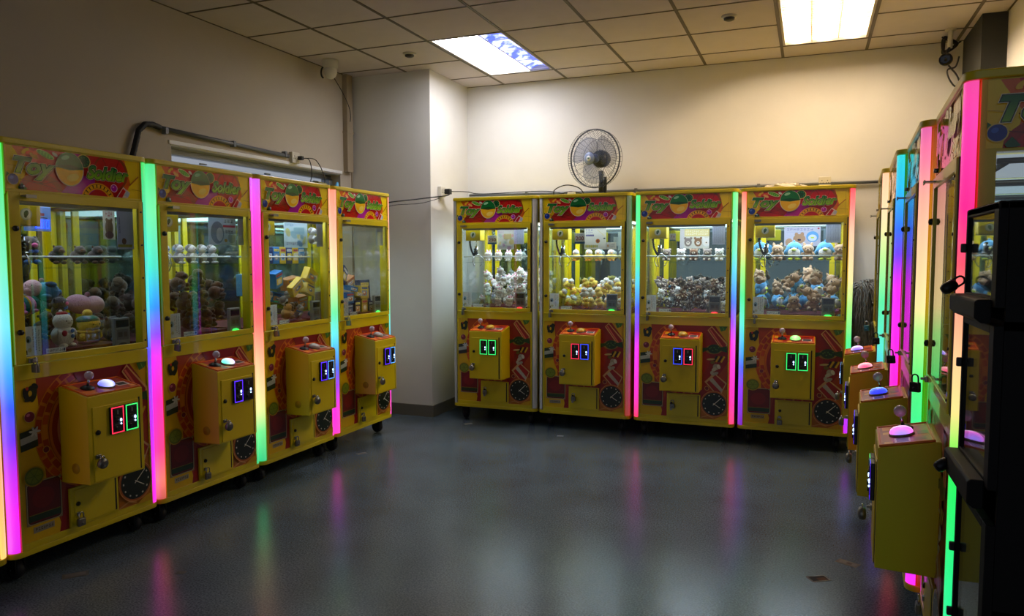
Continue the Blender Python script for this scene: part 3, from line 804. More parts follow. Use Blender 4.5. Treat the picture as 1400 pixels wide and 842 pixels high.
OFF = None
S = {
 'mint': [(0, '#46d684'), (.14, '#70f0a4'), (.30, '#3fdcc0'), (.42, '#1f86ff'), (.50, '#8a3cff'), (.58, '#ff28e4'), (.70, '#ff1fb0'), (.85, '#ff3a86'), (.94, '#ff7a6a'), (1, '#c05040')],
 'l1': [(0, '#40e060'), (.3, '#70f0c0'), (.44, '#6fe6f4'), (.56, '#2aa0ff'), (.64, '#2050ff'), (.72, '#6a28ff'), (.80, '#c01cff'), (.90, '#f010f0'), (1, '#e010e8')],
 'l1r': [(0, '#30d060'), (.4, '#40d8e0'), (.55, '#5040ff'), (.75, '#c020ff'), (1, '#ff20e0')],
 'l0r': [(0, '#ff60a0'), (.5, '#ffb080'), (.8, '#ffb070'), (1, '#ffd070')],
 'l3': [(0, '#cf58f0'), (.16, '#ff3ccc'), (.36, '#ff2f86'), (.50, '#ff6a66'), (.62, '#ffb088'), (.74, '#ffd89a'), (.82, '#dcec96'), (.89, '#6ce88a'), (1, '#1cc078')],
 'l4': [(0, '#ff8a70'), (.14, '#ffae90'), (.30, '#ffdca8'), (.41, '#b8f09a'), (.50, '#5ce69c'), (.58, '#5ce8e4'), (.66, '#38aaff'), (.73, '#3058ff'), (.80, '#a020ff'), (.9, '#ff1cd0'), (1, '#ff30c0')],
 'b2r': [(0, '#406a34'), (.4, '#5a7470'), (.7, '#7c6a70'), (.85, '#c04060'), (1, '#e84830')],
 'b3l': [(0, '#38ee78'), (.3, '#48f0b4'), (.40, '#40c8ff'), (.50, '#3c5cff'), (.60, '#9028ff'), (.70, '#ff1cf0'), (.90, '#ff20c8'), (1, '#ff3060')],
 'b3r': [(0, '#44ee84'), (.25, '#58f0c4'), (.36, '#3cc0ff'), (.47, '#3c68ff'), (.56, '#a030ff'), (.66, '#ff1ce0'), (.88, '#ff20b0'), (1, '#ff4070')],
 'b4l': [(0, '#ff6a60'), (.10, '#ffb094'), (.22, '#ffd88c'), (.32, '#a8ee7c'), (.44, '#46ee8c'), (.55, '#58f4d4'), (.67, '#38b0ff'), (.75, '#3c5cff'), (.84, '#8a2cff'), (1, '#7018b0')],
 'b4r': [(0, '#ff3058'), (.08, '#ff8080'), (.18, '#ffc4a4'), (.34, '#ffe4a4'), (.48, '#a8ee80'), (.62, '#46ee8c'), (.72, '#40e8b0'), (.80, '#40a0ff'), (.88, '#a020ff'), (1, '#c81cff')],
 'r12': [(0, '#ffc49c'), (.15, '#ffe0ac'), (.28, '#b4f090'), (.42, '#4ce89c'), (.58, '#4ce4d0'), (.68, '#3cb0e8'), (.8, '#4050ff'), (1, '#c020f0')],
 'r23': [(0, '#14d0d4'), (.09, '#18b8ee'), (.20, '#1c68ff'), (.27, '#6a34ff'), (.36, '#f010f4'), (.62, '#ff10d4'), (.78, '#ff1880'), (1, '#ff3040')],
 'r34': [(0, '#d85aa0'), (.07, '#ff7c9c'), (.15, '#ffac98'), (.28, '#ffd09c'), (.38, '#ffe49c'), (.44, '#a8f084'), (.55, '#44ee78'), (.75, '#1cf0a0'), (.85, '#20a0ff'), (.93, '#c020ff'), (1, '#ff20f0')],
 'r4': [(0, '#e83c98'), (.06, '#ff30a8'), (.2, '#ff108c'), (.29, '#ff5068'), (.36, '#ffa080'), (.44, '#ffcc90'), (.52, '#ffe48c'), (.58, '#90f058'), (.63, '#18ee58'), (1, '#18f0a8')],
}
SM = {k: strip_mat('strip_'+k, v, .35 if k == 'b2r' else 1.1) for k, v in S.items()}
SM[None] = strip_mat('strip_off', None)
BEZ = {None: pbr('bezel_dark', '#202024', .3)}
for k, c in dict(red='#ff3050', green='#38f070', violet='#5a2cff', sky='#58a8ff', blue='#3a50ff').items(): BEZ[k] = glow('bezel_'+k, c, 1.15)
BTN = {None: pbr('button_yellow', '#c8a020', .3), 'grey': pbr('button_grey', '#b8b0b0', .25)}
def dome(k, cs, s):
    m = strip_mat('button_'+k, [(i/(len(cs)-1), c) for i, c in enumerate(cs)], s, .417, .349)
    sp = [n for n in m.node_tree.nodes if n.type == 'SEPXYZ'][0]; mr = [n for n in m.node_tree.nodes if n.type == 'MAP_RANGE'][0]
    m.node_tree.links.new(sp.outputs['X'], mr.inputs['Value'])
    mr.inputs['From Min'].default_value = .349; mr.inputs['From Max'].default_value = .417
    return m
for k, cs in dict(blue=('#6a70ff', '#d0d8ff', '#4a50ff'), green=('#48e048', '#b0ff90', '#60f060'), violet=('#60ffd0', '#f0f0ff', '#a05cff'), pink=('#ff40f0', '#ffe0ff', '#ff60e8', '#a080ff'), rose=('#ff70c0', '#ff4060', '#ffb0b8', '#ff5080'), bluegreen=('#30ffa0', '#a0ffe0', '#3050ff', '#2030ff'), aqua=('#50f0ff', '#f0d0ff', '#8060ff')).items(): BTN[k] = dome(k, cs, 1.5)
IND = {None: pbr('lamp_dark', '#181a18', .3)}
for k, c in dict(red='#ff2838', green='#30ff58').items(): IND[k] = glow('indicator_'+k, c, 2.2)
LMP = {k: glow('cabinet_lamp_'+k, '#e4f0ff', v) for k, v in dict(dim=.5, low=.35, mid=2.6, bright=8, off=.1).items()}

# (row, left strip, right strip, bezels, button, indicator, lamp, label, phrase)
MACH = [
 ('L0', ROW_L[0], None, 'l0r', (None, None), None, None, 'off', 'yellow claw machine cut off by the left edge, nearest the camera'),
 ('L1', ROW_L[1], 'l1', 'l1r', ('red', 'green'), 'blue', None, 'mid', 'yellow claw machine on the left wall holding penguins and a snowman plush'),
 ('L2', ROW_L[2], 'mint', 'l3', ('violet', None), 'violet', 'green', 'mid', 'yellow claw machine on the left wall full of round brown plushes'),
 ('L3', ROW_L[3], 'l3', 'l4', ('violet', 'sky'), 'grey', None, 'bright', 'yellow claw machine on the left wall with boxes along its shelf'),
 ('L4', ROW_L[4], 'l4', 'l4', ('violet', 'sky'), 'grey', 'green', 'mid', 'yellow claw machine ending the left row, beside the white column'),
 ('B1', ROW_B[0], None, None, ('green', 'green'), None, 'red', 'bright', 'yellow claw machine of white bunny plushes, priced 250, beside the column'),
 ('B2', ROW_B[1], None, 'b2r', ('red', 'blue'), None, 'green', 'bright', 'yellow claw machine of yellow chick plushes, priced 200, under the fan'),
 ('B3', ROW_B[2], 'b3l', 'b3r', ('blue', 'red'), None, 'red', 'bright', 'yellow claw machine of small brown and white bears on the back wall'),
 ('B4', ROW_B[3], 'b4l', 'b4r', ('green', 'green'), 'green', 'green', 'bright', 'yellow claw machine of blue penguins and beige bears on the back wall'),
 ('R1', ROW_R[0], None, 'r12', ('sky', 'sky'), 'aqua', None, 'dim', 'yellow claw machine in the back right corner, farthest of the right row'),
 ('R2', ROW_R[1], 'r12', 'r23', ('violet', 'violet'), 'rose', None, 'dim', 'yellow claw machine second from the back in the right row, cyan to magenta near edge'),
 ('R3', ROW_R[2], 'r23', 'r34', ('violet', 'violet'), 'bluegreen', 'green', 'dim', 'yellow claw machine second from the front in the right row, peach to green near edge'),
 ('R4', ROW_R[3], 'r34', 'r4', ('green', 'violet'), 'pink', None, 'low', 'yellow claw machine nearest in the right row, behind the black cabinet, pink lit corner'),
]
template = make_machine()
MACHINE = {}
for i, (key, row, sl_, sr_, bez, btn, ind, lmp, label) in enumerate(MACH):
    m = copy_tree(template)
    m.matrix_world = MM(row)
    tag(m, label, 'claw machine', 'claw machines round the room')
    st = find(m, 'light_strip'); st.sort(key=lambda o: sum(v.co.x for v in o.data.vertices))
    override(st[0], 0, SM[sl_]); override(st[1], 0, SM[sr_])
    bz = find(m, 'lit_bezel'); bz.sort(key=lambda o: o.data.vertices[0].co.x)
    for o, b in zip(bz, bez): override(o, 0, BEZ[b])
    override(find(m, 'button_cap')[0], 0, BTN[btn]); override(find(m, 'indicator_lamp')[0], 0, IND[ind]); override(find(m, 'lamp_panel')[0], 0, LMP[lmp])
    if key in ('B1', 'B3', 'L4'):
        for o in find(m, 'warning_sticker'): bpy.data.objects.remove(o)
    if key == 'L4':
        for o in find(m, 'guard_rail')+find(m, 'shelf')+find(m, 'carriage')+find(m, 'coil_cord')+find(m, 'claw'):
            if o.name.split('.')[0] == 'carriage':
                for c in list(o.children): bpy.data.objects.remove(c)
            bpy.data.objects.remove(o)
    MACHINE[key] = m
def _del(o):
    for c in list(o.children): _del(c)
    bpy.data.objects.remove(o)
_del(template)
# the nearest right-hand machine also shows its side header
sa = header_art(True, None, .05, 1.663, .60, .178, 0)
sg = sa.build('side_graphic', GPRINT, MACHINE['R4'])
sg.matrix_local = Matrix.Translation((W-.0025, 0, 0)) @ Matrix.Rotation(PI/2, 4, 'Z')

# ------------------------------------------------------------------ plush toys
WHT, PNK, BRN, TAN, GRY, YLW = lin('#e6e2dc'), lin('#e88aa8'), lin('#7a5638'), lin('#c9a680'), lin('#8a7c74'), lin('#f0cc48')
EYE = lin('#141010')
def plush_spec(kind, **k):
    """list of (part, centre, radii, colour, rotation), inside a unit sphere, facing -y"""
    s = []
    def e(part, c, r, col, rot=(0, 0, 0)): s.append((part, c, r, col, rot))
    def pair(part, c, r, col, rot=(0, 0, 0)):
        e(part, c, r, col, rot); e(part, (-c[0], c[1], c[2]), r, col, (rot[0], -rot[1], -rot[2]))
    if kind == 'bunny':
        b = k.get('body', WHT); bow = k.get('bow', PNK)
        e('body', (0, .05, -.42), (.52, .46, .48), b); e('head', (0, -.04, .2), (.62, .54, .48), b)
        pair('ear', (.24, .02, .72), (.14, .1, .26), b, (0, .2, 0)); pair('ear', (.24, -.06, .70), (.08, .05, .18), PNK, (0, .2, 0))
        pair('arm', (.48, -.2, -.32), (.15, .17, .26), b, (0, -.4, 0)); pair('foot', (.26, -.32, -.76), (.2, .26, .16), b)
        pair('face', (.2, -.53, .26), (.05, .03, .06), EYE); e('face', (0, -.58, .16), (.055, .04, .04), PNK); pair('face', (.36, -.46, .12), (.09, .04, .06), lin('#f0b0b8'))
        pair('bow', (.13, -.28, .60), (.14, .09, .1), bow, (0, .4, 0)); e('bow', (0, -.32, .59), (.06, .06, .06), bow)
    elif kind == 'chick':
        b = k.get('body', YLW); h = k.get('head', WHT)
        e('body', (0, .02, -.30), (.70, .60, .56), b); e('head', (0, -.02, .36), (.54, .50, .46), h)
        pair('wing', (.66, .02, -.22), (.14, .3, .3), b, (0, -.5, 0)); pair('foot', (.26, -.36, -.80), (.2, .24, .12), lin('#e8902a'))
        e('beak', (0, -.54, .28), (.14, .16, .07), lin('#f0a028')); pair('face', (.2, -.46, .44), (.05, .03, .06), EYE); e('tuft', (0, 0, .84), (.1, .1, .14), h)
    elif kind == 'bear':
        b = k.get('body', BRN); sn = k.get('snout', lin('#e4d2b8')); nose = k.get('nose', EYE)
        e('body', (0, .06, -.40), (.52, .46, .50), b); e('head', (0, -.04, .30), (.58, .50, .46), b)
        if k.get('long'): pair('ear', (.34, .02, .74), (.15, .11, .26), b, (0, .3, 0))
        else: pair('ear', (.44, .02, .64), (.2, .12, .2), b); 
        pair('ear', (.36 if k.get('long') else .44, -.08, .70 if k.get('long') else .64), (.09, .05, .13), sn, (0, .3, 0))
        e('snout', (0, -.46, .18), (.24, .16, .17), sn); e('nose', (0, -.60, .24), (.1, .06, .07), nose); pair('eye', (.22, -.48, .38), (.05, .04, .055), EYE)
        pair('arm', (.52, -.2, -.22), (.17, .2, .30), b, (0, -.5, 0)); pair('foot', (.34, -.36, -.70), (.22, .26, .22), b); pair('foot', (.34, -.60, -.70), (.13, .04, .13), sn)
        if k.get('tag'): e('tag', (-.12, -.56, -.28), (.26, .05, .24), k['tag'], (.2, 0, .2))
    elif kind == 'penguin':
        b = k.get('body', lin('#5aa4d6')); fc = k.get('face', WHT); bk = k.get('beak', lin('#c8d838'))
        e('body', (0, .05, -.02), (.74, .62, .82), b); e('belly', (0, -.26, -.18), (.56, .40, .56), fc)
        e('beak', (0, -.68, .04), (.22, .12, .10), bk); pair('eye', (.30, -.56, .20), (.05, .04, .06), EYE)
        pair('wing', (.74, -.06, -.12), (.13, .26, .36), b, (0, -.45, 0)); pair('foot', (.3, -.34, -.80), (.24, .26, .12), bk)
        e('tuft', (0, 0, .84), (.08, .08, .10), b)
        if k.get('scarf'): e('scarf', (0, -.02, -.30), (.77, .66, .14), k['scarf'])
    elif kind == 'dark':
        b = k.get('body', lin('#453e3e'))
        e('body', (0, .1, -.35), (.58, .52, .56), b); e('head', (0, -.06, .28), (.66, .58, .54), b)
        e('nose', (.0, -.64, .26), (.2, .13, .15), lin('#ee6aa6')); pair('eye', (.26, -.52, .44), (.06, .05, .07), WHT); pair('eye', (.26, -.565, .44), (.03, .03, .04), EYE)
        pair('ear', (.5, .05, .66), (.18, .12, .18), b); pair('arm', (.56, -.2, -.25), (.16, .2, .3), b, (0, -.5, 0)); pair('foot', (.3, -.38, -.78), (.22, .26, .16), lin('#3c78c8'))
        pair('bow', (.16, -.52, -.12), (.17, .08, .11), k.get('bow', lin('#2c5cc0')))
    elif kind == 'roll':
        a, c = lin('#1c7c78'), lin('#d878b4')
        for i in range(5): e('stripe', (-.62+.31*i, 0, 0), (.24, .52-.05*abs(i-2), .52-.05*abs(i-2)), a if i % 2 == 0 else c)
        e('head', (-.84, -.05, .08), (.22, .3, .3), a); e('ribbon', (0, -.02, .02), (.07, .56, .56), lin('#d8b030'))
        pair('fin', (.3, -.42, -.28), (.12, .16, .1), c)
    elif kind == 'snowman':
        e('body', (0, .02, -.36), (.60, .52, .58), WHT); e('head', (0, -.02, .40), (.50, .46, .46), WHT)
        e('hat', (0, .02, .80), (.30, .28, .14), lin('#a81a28')); e('hat', (-.08, .02, .92), (.1, .1, .1), lin('#d8d8e4'))
        for z in (-.1, -.38): e('button', (.12, -.52, z), (.11, .06, .11), lin('#3070c0'))
        e('button', (-.3, -.44, -.2), (.16, .08, .16), lin('#a02838')); pair('eye', (.16, -.45, .44), (.04, .03, .03), EYE); e('mouth', (0, -.47, .32), (.13, .02, .02), EYE)
        pair('arm', (.56, -.12, -.18), (.13, .16, .24), WHT, (0, -.6, 0)); pair('foot', (.26, -.3, -.86), (.2, .22, .12), WHT)
    elif kind == 'hatchick':
        e('body', (0, .04, -.44), (.62, .52, .46), YLW); e('head', (0, -.04, .18), (.60, .54, .46), YLW)
        e('hat', (0, .0, .42), (.60, .54, .26), lin('#1c7c60')); e('hat', (0, .02, .74), (.26, .24, .24), YLW)
        pair('eye', (.2, -.54, .2), (.04, .03, .05), EYE); e('mouth', (.02, -.57, .08), (.12, .03, .02), EYE)
        e('collar', (0, -.02, -.20), (.66, .56, .17), lin('#e4bc40')); e('skirt', (0, .03, -.74), (.58, .48, .16), lin('#c890a0'))
        pair('arm', (.58, -.16, -.4), (.14, .16, .22), YLW, (0, -.5, 0))
    elif kind == 'seal':
        b = k.get('body', lin('#e0a0b0')); c2 = k.get('head', lin('#e8b0b8'))
        e('body', (.25, .02, -.1), (.66, .50, .5), b); e('head', (-.45, -.06, .02), (.48, .46, .46), c2)
        e('snout', (-.72, -.30, -.10), (.2, .16, .15), c2); e('eye', (-.62, -.42, .16), (.04, .04, .05), EYE); e('eye', (-.84, -.22, .16), (.04, .04, .05), EYE)
        pair('ear', (-.45+.45, .1, .48), (.13, .1, .12), k.get('acc', b)); e('tail', (.86, .05, -.05), (.14, .24, .1), b); e('flipper', (.1, -.46, -.36), (.26, .13, .12), b)
        if k.get('patch'): e('patch', (.34, -.30, .28), (.30, .22, .16), k['patch'])
    elif kind == 'capybara':
        b = k.get('body', lin('#6a4a30'))
        e('body', (0, .1, -.22), (.68, .62, .62), b); e('head', (0, -.26, .38), (.48, .50, .42), b)
        e('snout', (0, -.66, .28), (.30, .22, .24), lin('#54381f')); pair('ear', (.34, -.1, .72), (.11, .08, .12), lin('#54381f'))
        pair('eye', (.26, -.62, .50), (.045, .04, .05), EYE); pair('arm', (.48, -.44, -.34), (.17, .22, .2), b); pair('foot', (.38, -.38, -.76), (.24, .30, .17), lin('#5c3e26'))
        if k.get('tag'): e('tag', (.2, -.50, .0), (.2, .03, .16), k['tag'], (.3, 0, .3))
    elif kind == 'otter':
        b = k.get('body', lin('#8a8480')); f = lin('#d8d6d4')
        e('body', (0, .04, -.38), (.50, .44, .56), b); e('belly', (0, -.16, -.36), (.38, .30, .46), f); e('head', (0, -.04, .44), (.48, .44, .40), f); e('hood', (0, .08, .52), (.50, .42, .38), b)
        e('nose', (0, -.48, .40), (.09, .07, .06), EYE); pair('eye', (.17, -.41, .52), (.045, .04, .05), EYE); pair('ear', (.36, .04, .76), (.1, .08, .1), b)
        pair('arm', (.36, -.30, -.2), (.14, .16, .24), f, (0, -.5, .3)); pair('foot', (.26, -.34, -.84), (.18, .22, .12), f); e('tail', (.44, .25, -.62), (.2, .16, .14), b)
        if k.get('scarf'): e('scarf', (0, -.03, .08), (.46, .42, .12), k['scarf'])
    return s

_pl = {}
def norm_spec(s):
    # shrink to fit the unit sphere
    m = max(math.sqrt(sum((abs(c)+.72*a)**2 for c, a in zip(p[1], p[2]))) if any(p[1]) else max(p[2]) for p in s)
    return [(p, tuple(v/m for v in c), tuple(v/m for v in r), col, rot) for p, c, r, col, rot in s]
def make_plush(kind, r, parts, variant, **kw):
    """prototype for (kind, radius, variant): a single mesh, or an Empty with its parts"""
    key = (kind, r, parts, variant)
    if key not in _pl:
        spec = norm_spec(plush_spec(kind, **kw))
        if not parts:
            mb = MB()
            for (_, c, rr_, col, rot) in spec: mb.ell([x*r for x in c], [x*r for x in rr_], rot, 12, 8, 0, col)
            _pl[key] = ('m', mb.mesh('plush_'+kind, PLUSH))
        else:
            groups = {}; order = []
            for (p_, c, rr_, col, rot) in spec:
                # the two of a pair stay separate parts; stacked pieces of one part share a mesh
                side = '' if p_ in ('face', 'bow', 'stripe', 'hat', 'button', 'eye', 'mouth') else ('+' if c[0] > .03 else '-' if c[0] < -.03 else '')
                kk = (p_, side)
                if kk not in groups: groups[kk] = MB(); order.append(kk)
                groups[kk].ell([x*r for x in c], [x*r for x in rr_], rot, 14, 9, 0, col)
            _pl[key] = ('p', [(kk[0], groups[kk].mesh(kk[0], PLUSH)) for kk in order])
    return _pl[key]

NAMES = {'bunny': 'plush_bunny', 'chick': 'plush_chick', 'bear': 'plush_bear', 'penguin': 'plush_penguin', 'dark': 'plush_bird', 'roll': 'plush_caterpillar', 'snowman': 'plush_snowman', 'hatchick': 'plush_duckling', 'seal': 'plush_seal', 'capybara': 'plush_capybara', 'otter': 'plush_otter'}
def place_plush(M, kind, r, label, group, parts=False, variant=0, **kw):
    t, dat = make_plush(kind, r, parts, variant, **kw)
    if t == 'm':
        o = bpy.data.objects.new(NAMES[kind], dat); C.objects.link(o); o.matrix_world = M
    else:
        o = empty(NAMES[kind], M)
        for n, me in dat:
            c = bpy.data.objects.new(n, me); C.objects.link(c); c.parent = o
    return tag(o, label, 'plush toy', group)

ORD = ['first', 'second', 'third', 'fourth', 'fifth', 'sixth', 'seventh', 'eighth', 'ninth', 'tenth', 'eleventh', 'twelfth', 'thirteenth', 'fourteenth', 'fifteenth', 'sixteenth', 'seventeenth', 'eighteenth']

def deposit(n, r, x0, x1, y0, y1, zf, rng, bias=(0, 0), taboo=None, tries=90, zmax=9):
    pts = []
    for i in range(n):
        best = None
        for t in range(tries):
            x, y = rng.uniform(x0+r, x1-r), rng.uniform(y0+r, y1-r)
            if taboo and taboo(x, y, r): continue
            z = zf+r
            for (a, b, c) in pts:
                d2 = (x-a)**2+(y-b)**2
                if d2 < 4*r*r: z = max(z, c+math.sqrt(4*r*r-d2))
            if z+r > zmax: continue
            cost = z-bias[0]*x-bias[1]*y
            if best is None or cost < best[0]: best = (cost, x, y, z)
        if best: pts.append(best[1:])
    return pts

def visible(pts, r, row, occ=.80):
    inv = MM(row).inverted()
    cams = [inv @ (CAMP+Vector(d)) for d in ((0, 0, 0), (.45, 0, 0), (-.45, 0, 0), (0, 0, .25))]
    keep = []
    rng = random.Random(1)
    dirs = []
    for k in range(40):
        v = Vector((rng.gauss(0, 1), rng.gauss(0, 1), rng.gauss(0, 1))).normalized(); dirs.append(v)
    for i, p in enumerate(pts):
        P = Vector(p); n = 0
        for cpos in cams:
            tc_ = (cpos-P).normalized()
            for d in dirs:
                if d.dot(tc_) < .1: continue
                q = P+d*r*.9; dd = (cpos-q).normalized(); hit = False
                for j, o in enumerate(pts):
                    if j == i: continue
                    w = Vector(o)-q; tt = w.dot(dd)
                    if tt > 0 and (w-dd*tt).length < r*occ: hit = True; break
                if not hit: n += 1
        if n >= 3: keep.append(p)
    return keep

def rows_of(pts, per=13):
    """split a heap into named rows from the bottom up, each counted from the left"""
    n = max(1, math.ceil(len(pts)/per))
    srt = sorted(pts, key=lambda p: p[2]); out = []
    mid = ['second', 'third', 'fourth', 'fifth', 'sixth', 'seventh', 'eighth', 'ninth', 'tenth', 'eleventh', 'twelfth', 'thirteenth']
    names = [''] if n == 1 else ['bottom row']+[q+' row up' for q in mid[:n-2]]+['top row']
    for k in range(n):
        seg = srt[k*len(srt)//n:(k+1)*len(srt)//n]
        for j, p in enumerate(sorted(seg, key=lambda p: p[0])): out.append((p, names[k], ORD[j]))
    return out

def tilted(M, p, rz, ry, rx=0): return M @ Matrix.Translation(p) @ Matrix.Rotation(rz, 4, 'Z') @ Matrix.Rotation(ry, 4, 'Y') @ Matrix.Rotation(rx, 4, 'X')
def chute_taboo(x, y, r): return x < .27+r and y < .31+r
def heap(key, n, r, rvis, kinds, phrase, seed, bias, parts=False, zf=.953, region=(.018, .723, .072, .68), zmax=1.30, front=0):
    row = dict((m[0], m[1]) for m in MACH)[key]; M = MM(row); rng = random.Random(seed); g = rvis-r+.002
    pts = deposit(n, r, region[0]+g, region[1]-g, region[2]+g, region[3]-g-.008, zf+g, rng, bias, lambda x, y, q: chute_taboo(x, y, rvis), zmax=zmax)
    n0 = len(pts); pts = visible(pts, r, row); print("HEAP", key, n0, len(pts))
    for (p, rname, o) in rows_of(pts):
        kind, desc, kw, var = rng.choice(kinds)
        low = p[2] < zf+1.3*r and p[1] < .2+r
        a = rng.uniform(-.4, .4) if low else rng.uniform(-1., 1.)
        b = rng.uniform(-.15, .15) if low else rng.uniform(-.65, .65)
        R = Matrix.Rotation(a, 4, 'Z') @ Matrix.Rotation(b, 4, 'Y') @ Matrix.Rotation(rng.uniform(-.2, .3) if low else rng.uniform(-.7, .5), 4, 'X')
        lab = f"{desc}, {rname}, {o} from left, {phrase}" if rname else f"{desc}, {o} from left, {phrase}"
        place_plush(M @ Matrix.Translation(p) @ R, kind, rvis, lab, f'plush heap in {phrase}', parts, var, **kw)
    return pts
def shelf_item(key, x, kind, r, label, group, parts=False, var=0, y=.275, z=None, rot=0, tilt=0, **kw):
    row = dict((m[0], m[1]) for m in MACH)[key]
    z = 1.337+r*.95 if z is None else z
    place_plush(MM(row) @ Matrix.Translation((x, y, z)) @ Matrix.Rotation(rot, 4, 'Z') @ Matrix.Rotation(tilt, 4, 'X'), kind, r, label, group, parts, var, **kw)

BLU = lin('#4878c8')
# B1: white bunnies
heap('B1', 74, .052, .055, [('bunny', 'white bunny plush with pink bow', {}, 0)]*3+[('bunny', 'white bunny plush with blue bow', {'bow': BLU}, 1)]+[('bunny', 'cream bunny plush with red bow', {'body': lin('#e8dcc8'), 'bow': lin('#c84860')}, 2)], 'white bunny machine', 11, (.55, .10), zmax=1.31)
for x, v, c in ((.205, 0, 'pink'), (.30, 2, 'red'), (.393, 0, 'pink'), (.487, 1, 'blue')):
    i = (.205, .30, .393, .487).index(x)
    shelf_item('B1', x, 'bunny', .058, f'white bunny plush with {c} bow, {ORD[i]} from left on shelf of white bunny machine', 'plush row on the shelf of white bunny machine', var=v, **({'bow': BLU} if v == 1 else {'body': lin('#e8dcc8'), 'bow': lin('#c84860')} if v == 2 else {}))
# B2: yellow and white chicks
heap('B2', 80, .052, .055, [('chick', 'yellow and white chick plush', {}, 0)]*2+[('chick', 'all yellow chick plush', {'head': lin('#f0d060')}, 1), ('chick', 'mostly white chick plush', {'body': lin('#dcd8d4')}, 2)], 'yellow chick machine', 22, (.15, .30), zmax=1.22)
for i, x in enumerate((.225, .335, .415, .52)):
    shelf_item('B2', x, 'chick', .06, f'chick plush with white head, {ORD[i]} from left on shelf of yellow chick machine', 'plush row on the shelf of yellow chick machine', var=0, rot=.3*(i-1.5))
# B3: small bears
heap('B3', 110, .048, .051, [('bear', 'small brown bear plush', {}, 0), ('bear', 'small grey brown bear plush', {'body': GRY}, 1), ('bear', 'small brown bear plush with blue heart', {'tag': lin('#5090b8')}, 2), ('bear', 'small white bear plush', {'body': WHT, 'snout': WHT}, 3), ('bear', 'small dark brown bear plush', {'body': lin('#5c4030')}, 4), ('bear', 'small grey bear plush with white heart', {'body': lin('#74685f'), 'tag': lin('#c8d4e0')}, 5)], 'small bear machine', 33, (.05, .25), zmax=1.24)
for i, (x, v, d, kw) in enumerate(((.190, 1, 'grey brown', {'body': GRY}), (.303, 3, 'white', {'body': WHT, 'snout': WHT}), (.40, 0, 'brown', {}), (.502, 1, 'grey brown', {'body': GRY}), (.592, 3, 'white', {'body': WHT, 'snout': WHT}))):
    shelf_item('B3', x, 'bear', .064, f'{d} bear plush, {ORD[i]} from left on shelf of small bear machine', 'plush row on the shelf of small bear machine', var=v, **kw)
# B4: blue penguins and beige bears
BEI = dict(body=lin('#c4a07c'), snout=lin('#cfae8c'), nose=lin('#3a2438'), long=True)
heap('B4', 44, .077, .080, [('penguin', 'pale blue penguin plush', {}, 0), ('bear', 'beige long eared bear plush', BEI, 1)], 'blue penguin machine', 44, (.0, .12), True, zmax=1.322)
for i, (x, kd) in enumerate(((.118, 'penguin'), (.238, 'bear'), (.354, 'penguin'), (.449, 'bear'), (.565, 'penguin'), (.664, 'bear'))):
    shelf_item('B4', x, kd, (.092 if kd == 'penguin' else .08), f"{'pale blue penguin' if kd == 'penguin' else 'beige long eared bear'} plush, {ORD[i]} from left on shelf of blue penguin machine", 'plush row on the shelf of blue penguin machine', True, 0 if kd == 'penguin' else 1, **({} if kd == 'penguin' else BEI))
# L1: mixed large plush; the two in front are placed by hand
heap('L1', 16, .070, .074, [('capybara', 'dark brown plush', {'body': lin('#453a34')}, 1), ('capybara', 'grey brown plush', {'body': lin('#5a524c')}, 7)], 'penguin and snowman machine', 55, (.12, .2), True, region=(.26, .723, .40, .682), zmax=1.30)
mL1 = MM(ROW_L[1])
for (x, y, z, kd, r, a, lab, kw) in ((.375, .150, 1.052, 'snowman', .098, .1, 'white snowman plush with red hat and blue buttons, at the front glass', {}), (.505, .150, 1.046, 'hatchick', .092, .15, 'yellow duckling plush with green cap, beside the snowman plush', {}), (.633, .150, 1.035, 'dark', .080, .35, 'dark grey bird plush with pink nose, front right beside the duckling plush', {})):
    place_plush(mL1 @ Matrix.Translation((x, y, z)) @ Matrix.Rotation(a, 4, 'Z'), kd, r, lab, None, True, 9, **kw)
BP = {'body': lin('#4c88b8'), 'acc': lin('#d88aa8'), 'patch': lin('#24406c')}
for (x, y, z, kd, r, a, bt, lab, kw, v) in (
    (.16, .40, 1.185, 'penguin', .090, .5, .3, 'teal penguin plush with red beak, at far left behind the chute', {'body': lin('#1c6c78'), 'beak': lin('#8c1c24'), 'scarf': lin('#c080b8')}, 11),
    (.34, .36, 1.155, 'roll', .098, .1, -.1, 'teal and pink striped caterpillar plush lying in middle of the heap in snowman machine', {}, 0),
    (.13, .41, 1.03, 'roll', .080, .2, .1, 'teal and pink striped caterpillar plush lying low behind the chute in snowman machine', {}, 1),
    (.335, .52, 1.20, 'dark', .080, .3, 0, 'dark grey bird plush with pink nose, behind the upper striped caterpillar', {}, 0),
    (.44, .37, 1.23, 'seal', .088, -.3, .1, 'blue and pink seal plush on top of the heap in snowman machine', BP, 1),
    (.595, .28, 1.155, 'seal', .095, 2.6, -.25, 'pink seal plush lying on the right of the heap in snowman machine', {}, 0),
    (.425, .235, 1.15, 'dark', .066, .5, -.2, 'dark grey bird plush above the yellow duckling in snowman machine', {}, 2),
    (.66, .24, 1.05, 'seal', .062, 2.4, .1, 'grey blue seal plush beside the right glass of snowman machine', {'body': lin('#6c7a88'), 'head': lin('#7a8896')}, 2),
    (.22, .40, 1.10, 'penguin', .07, .2, 1.2, 'teal penguin plush lying on its side in snowman machine', {'body': lin('#1c6c78'), 'beak': lin('#c0a030')}, 12)):
    place_plush(mL1 @ Matrix.Translation((x, y, z)) @ Matrix.Rotation(a, 4, 'Z') @ Matrix.Rotation(bt, 4, 'Y'), kd, r, lab, None, True, v, **kw)
shelf_item('L1', .315, 'dark', .085, 'dark bird plush with pink nose, alone at left of the snowman machine shelf', None, True, 0)
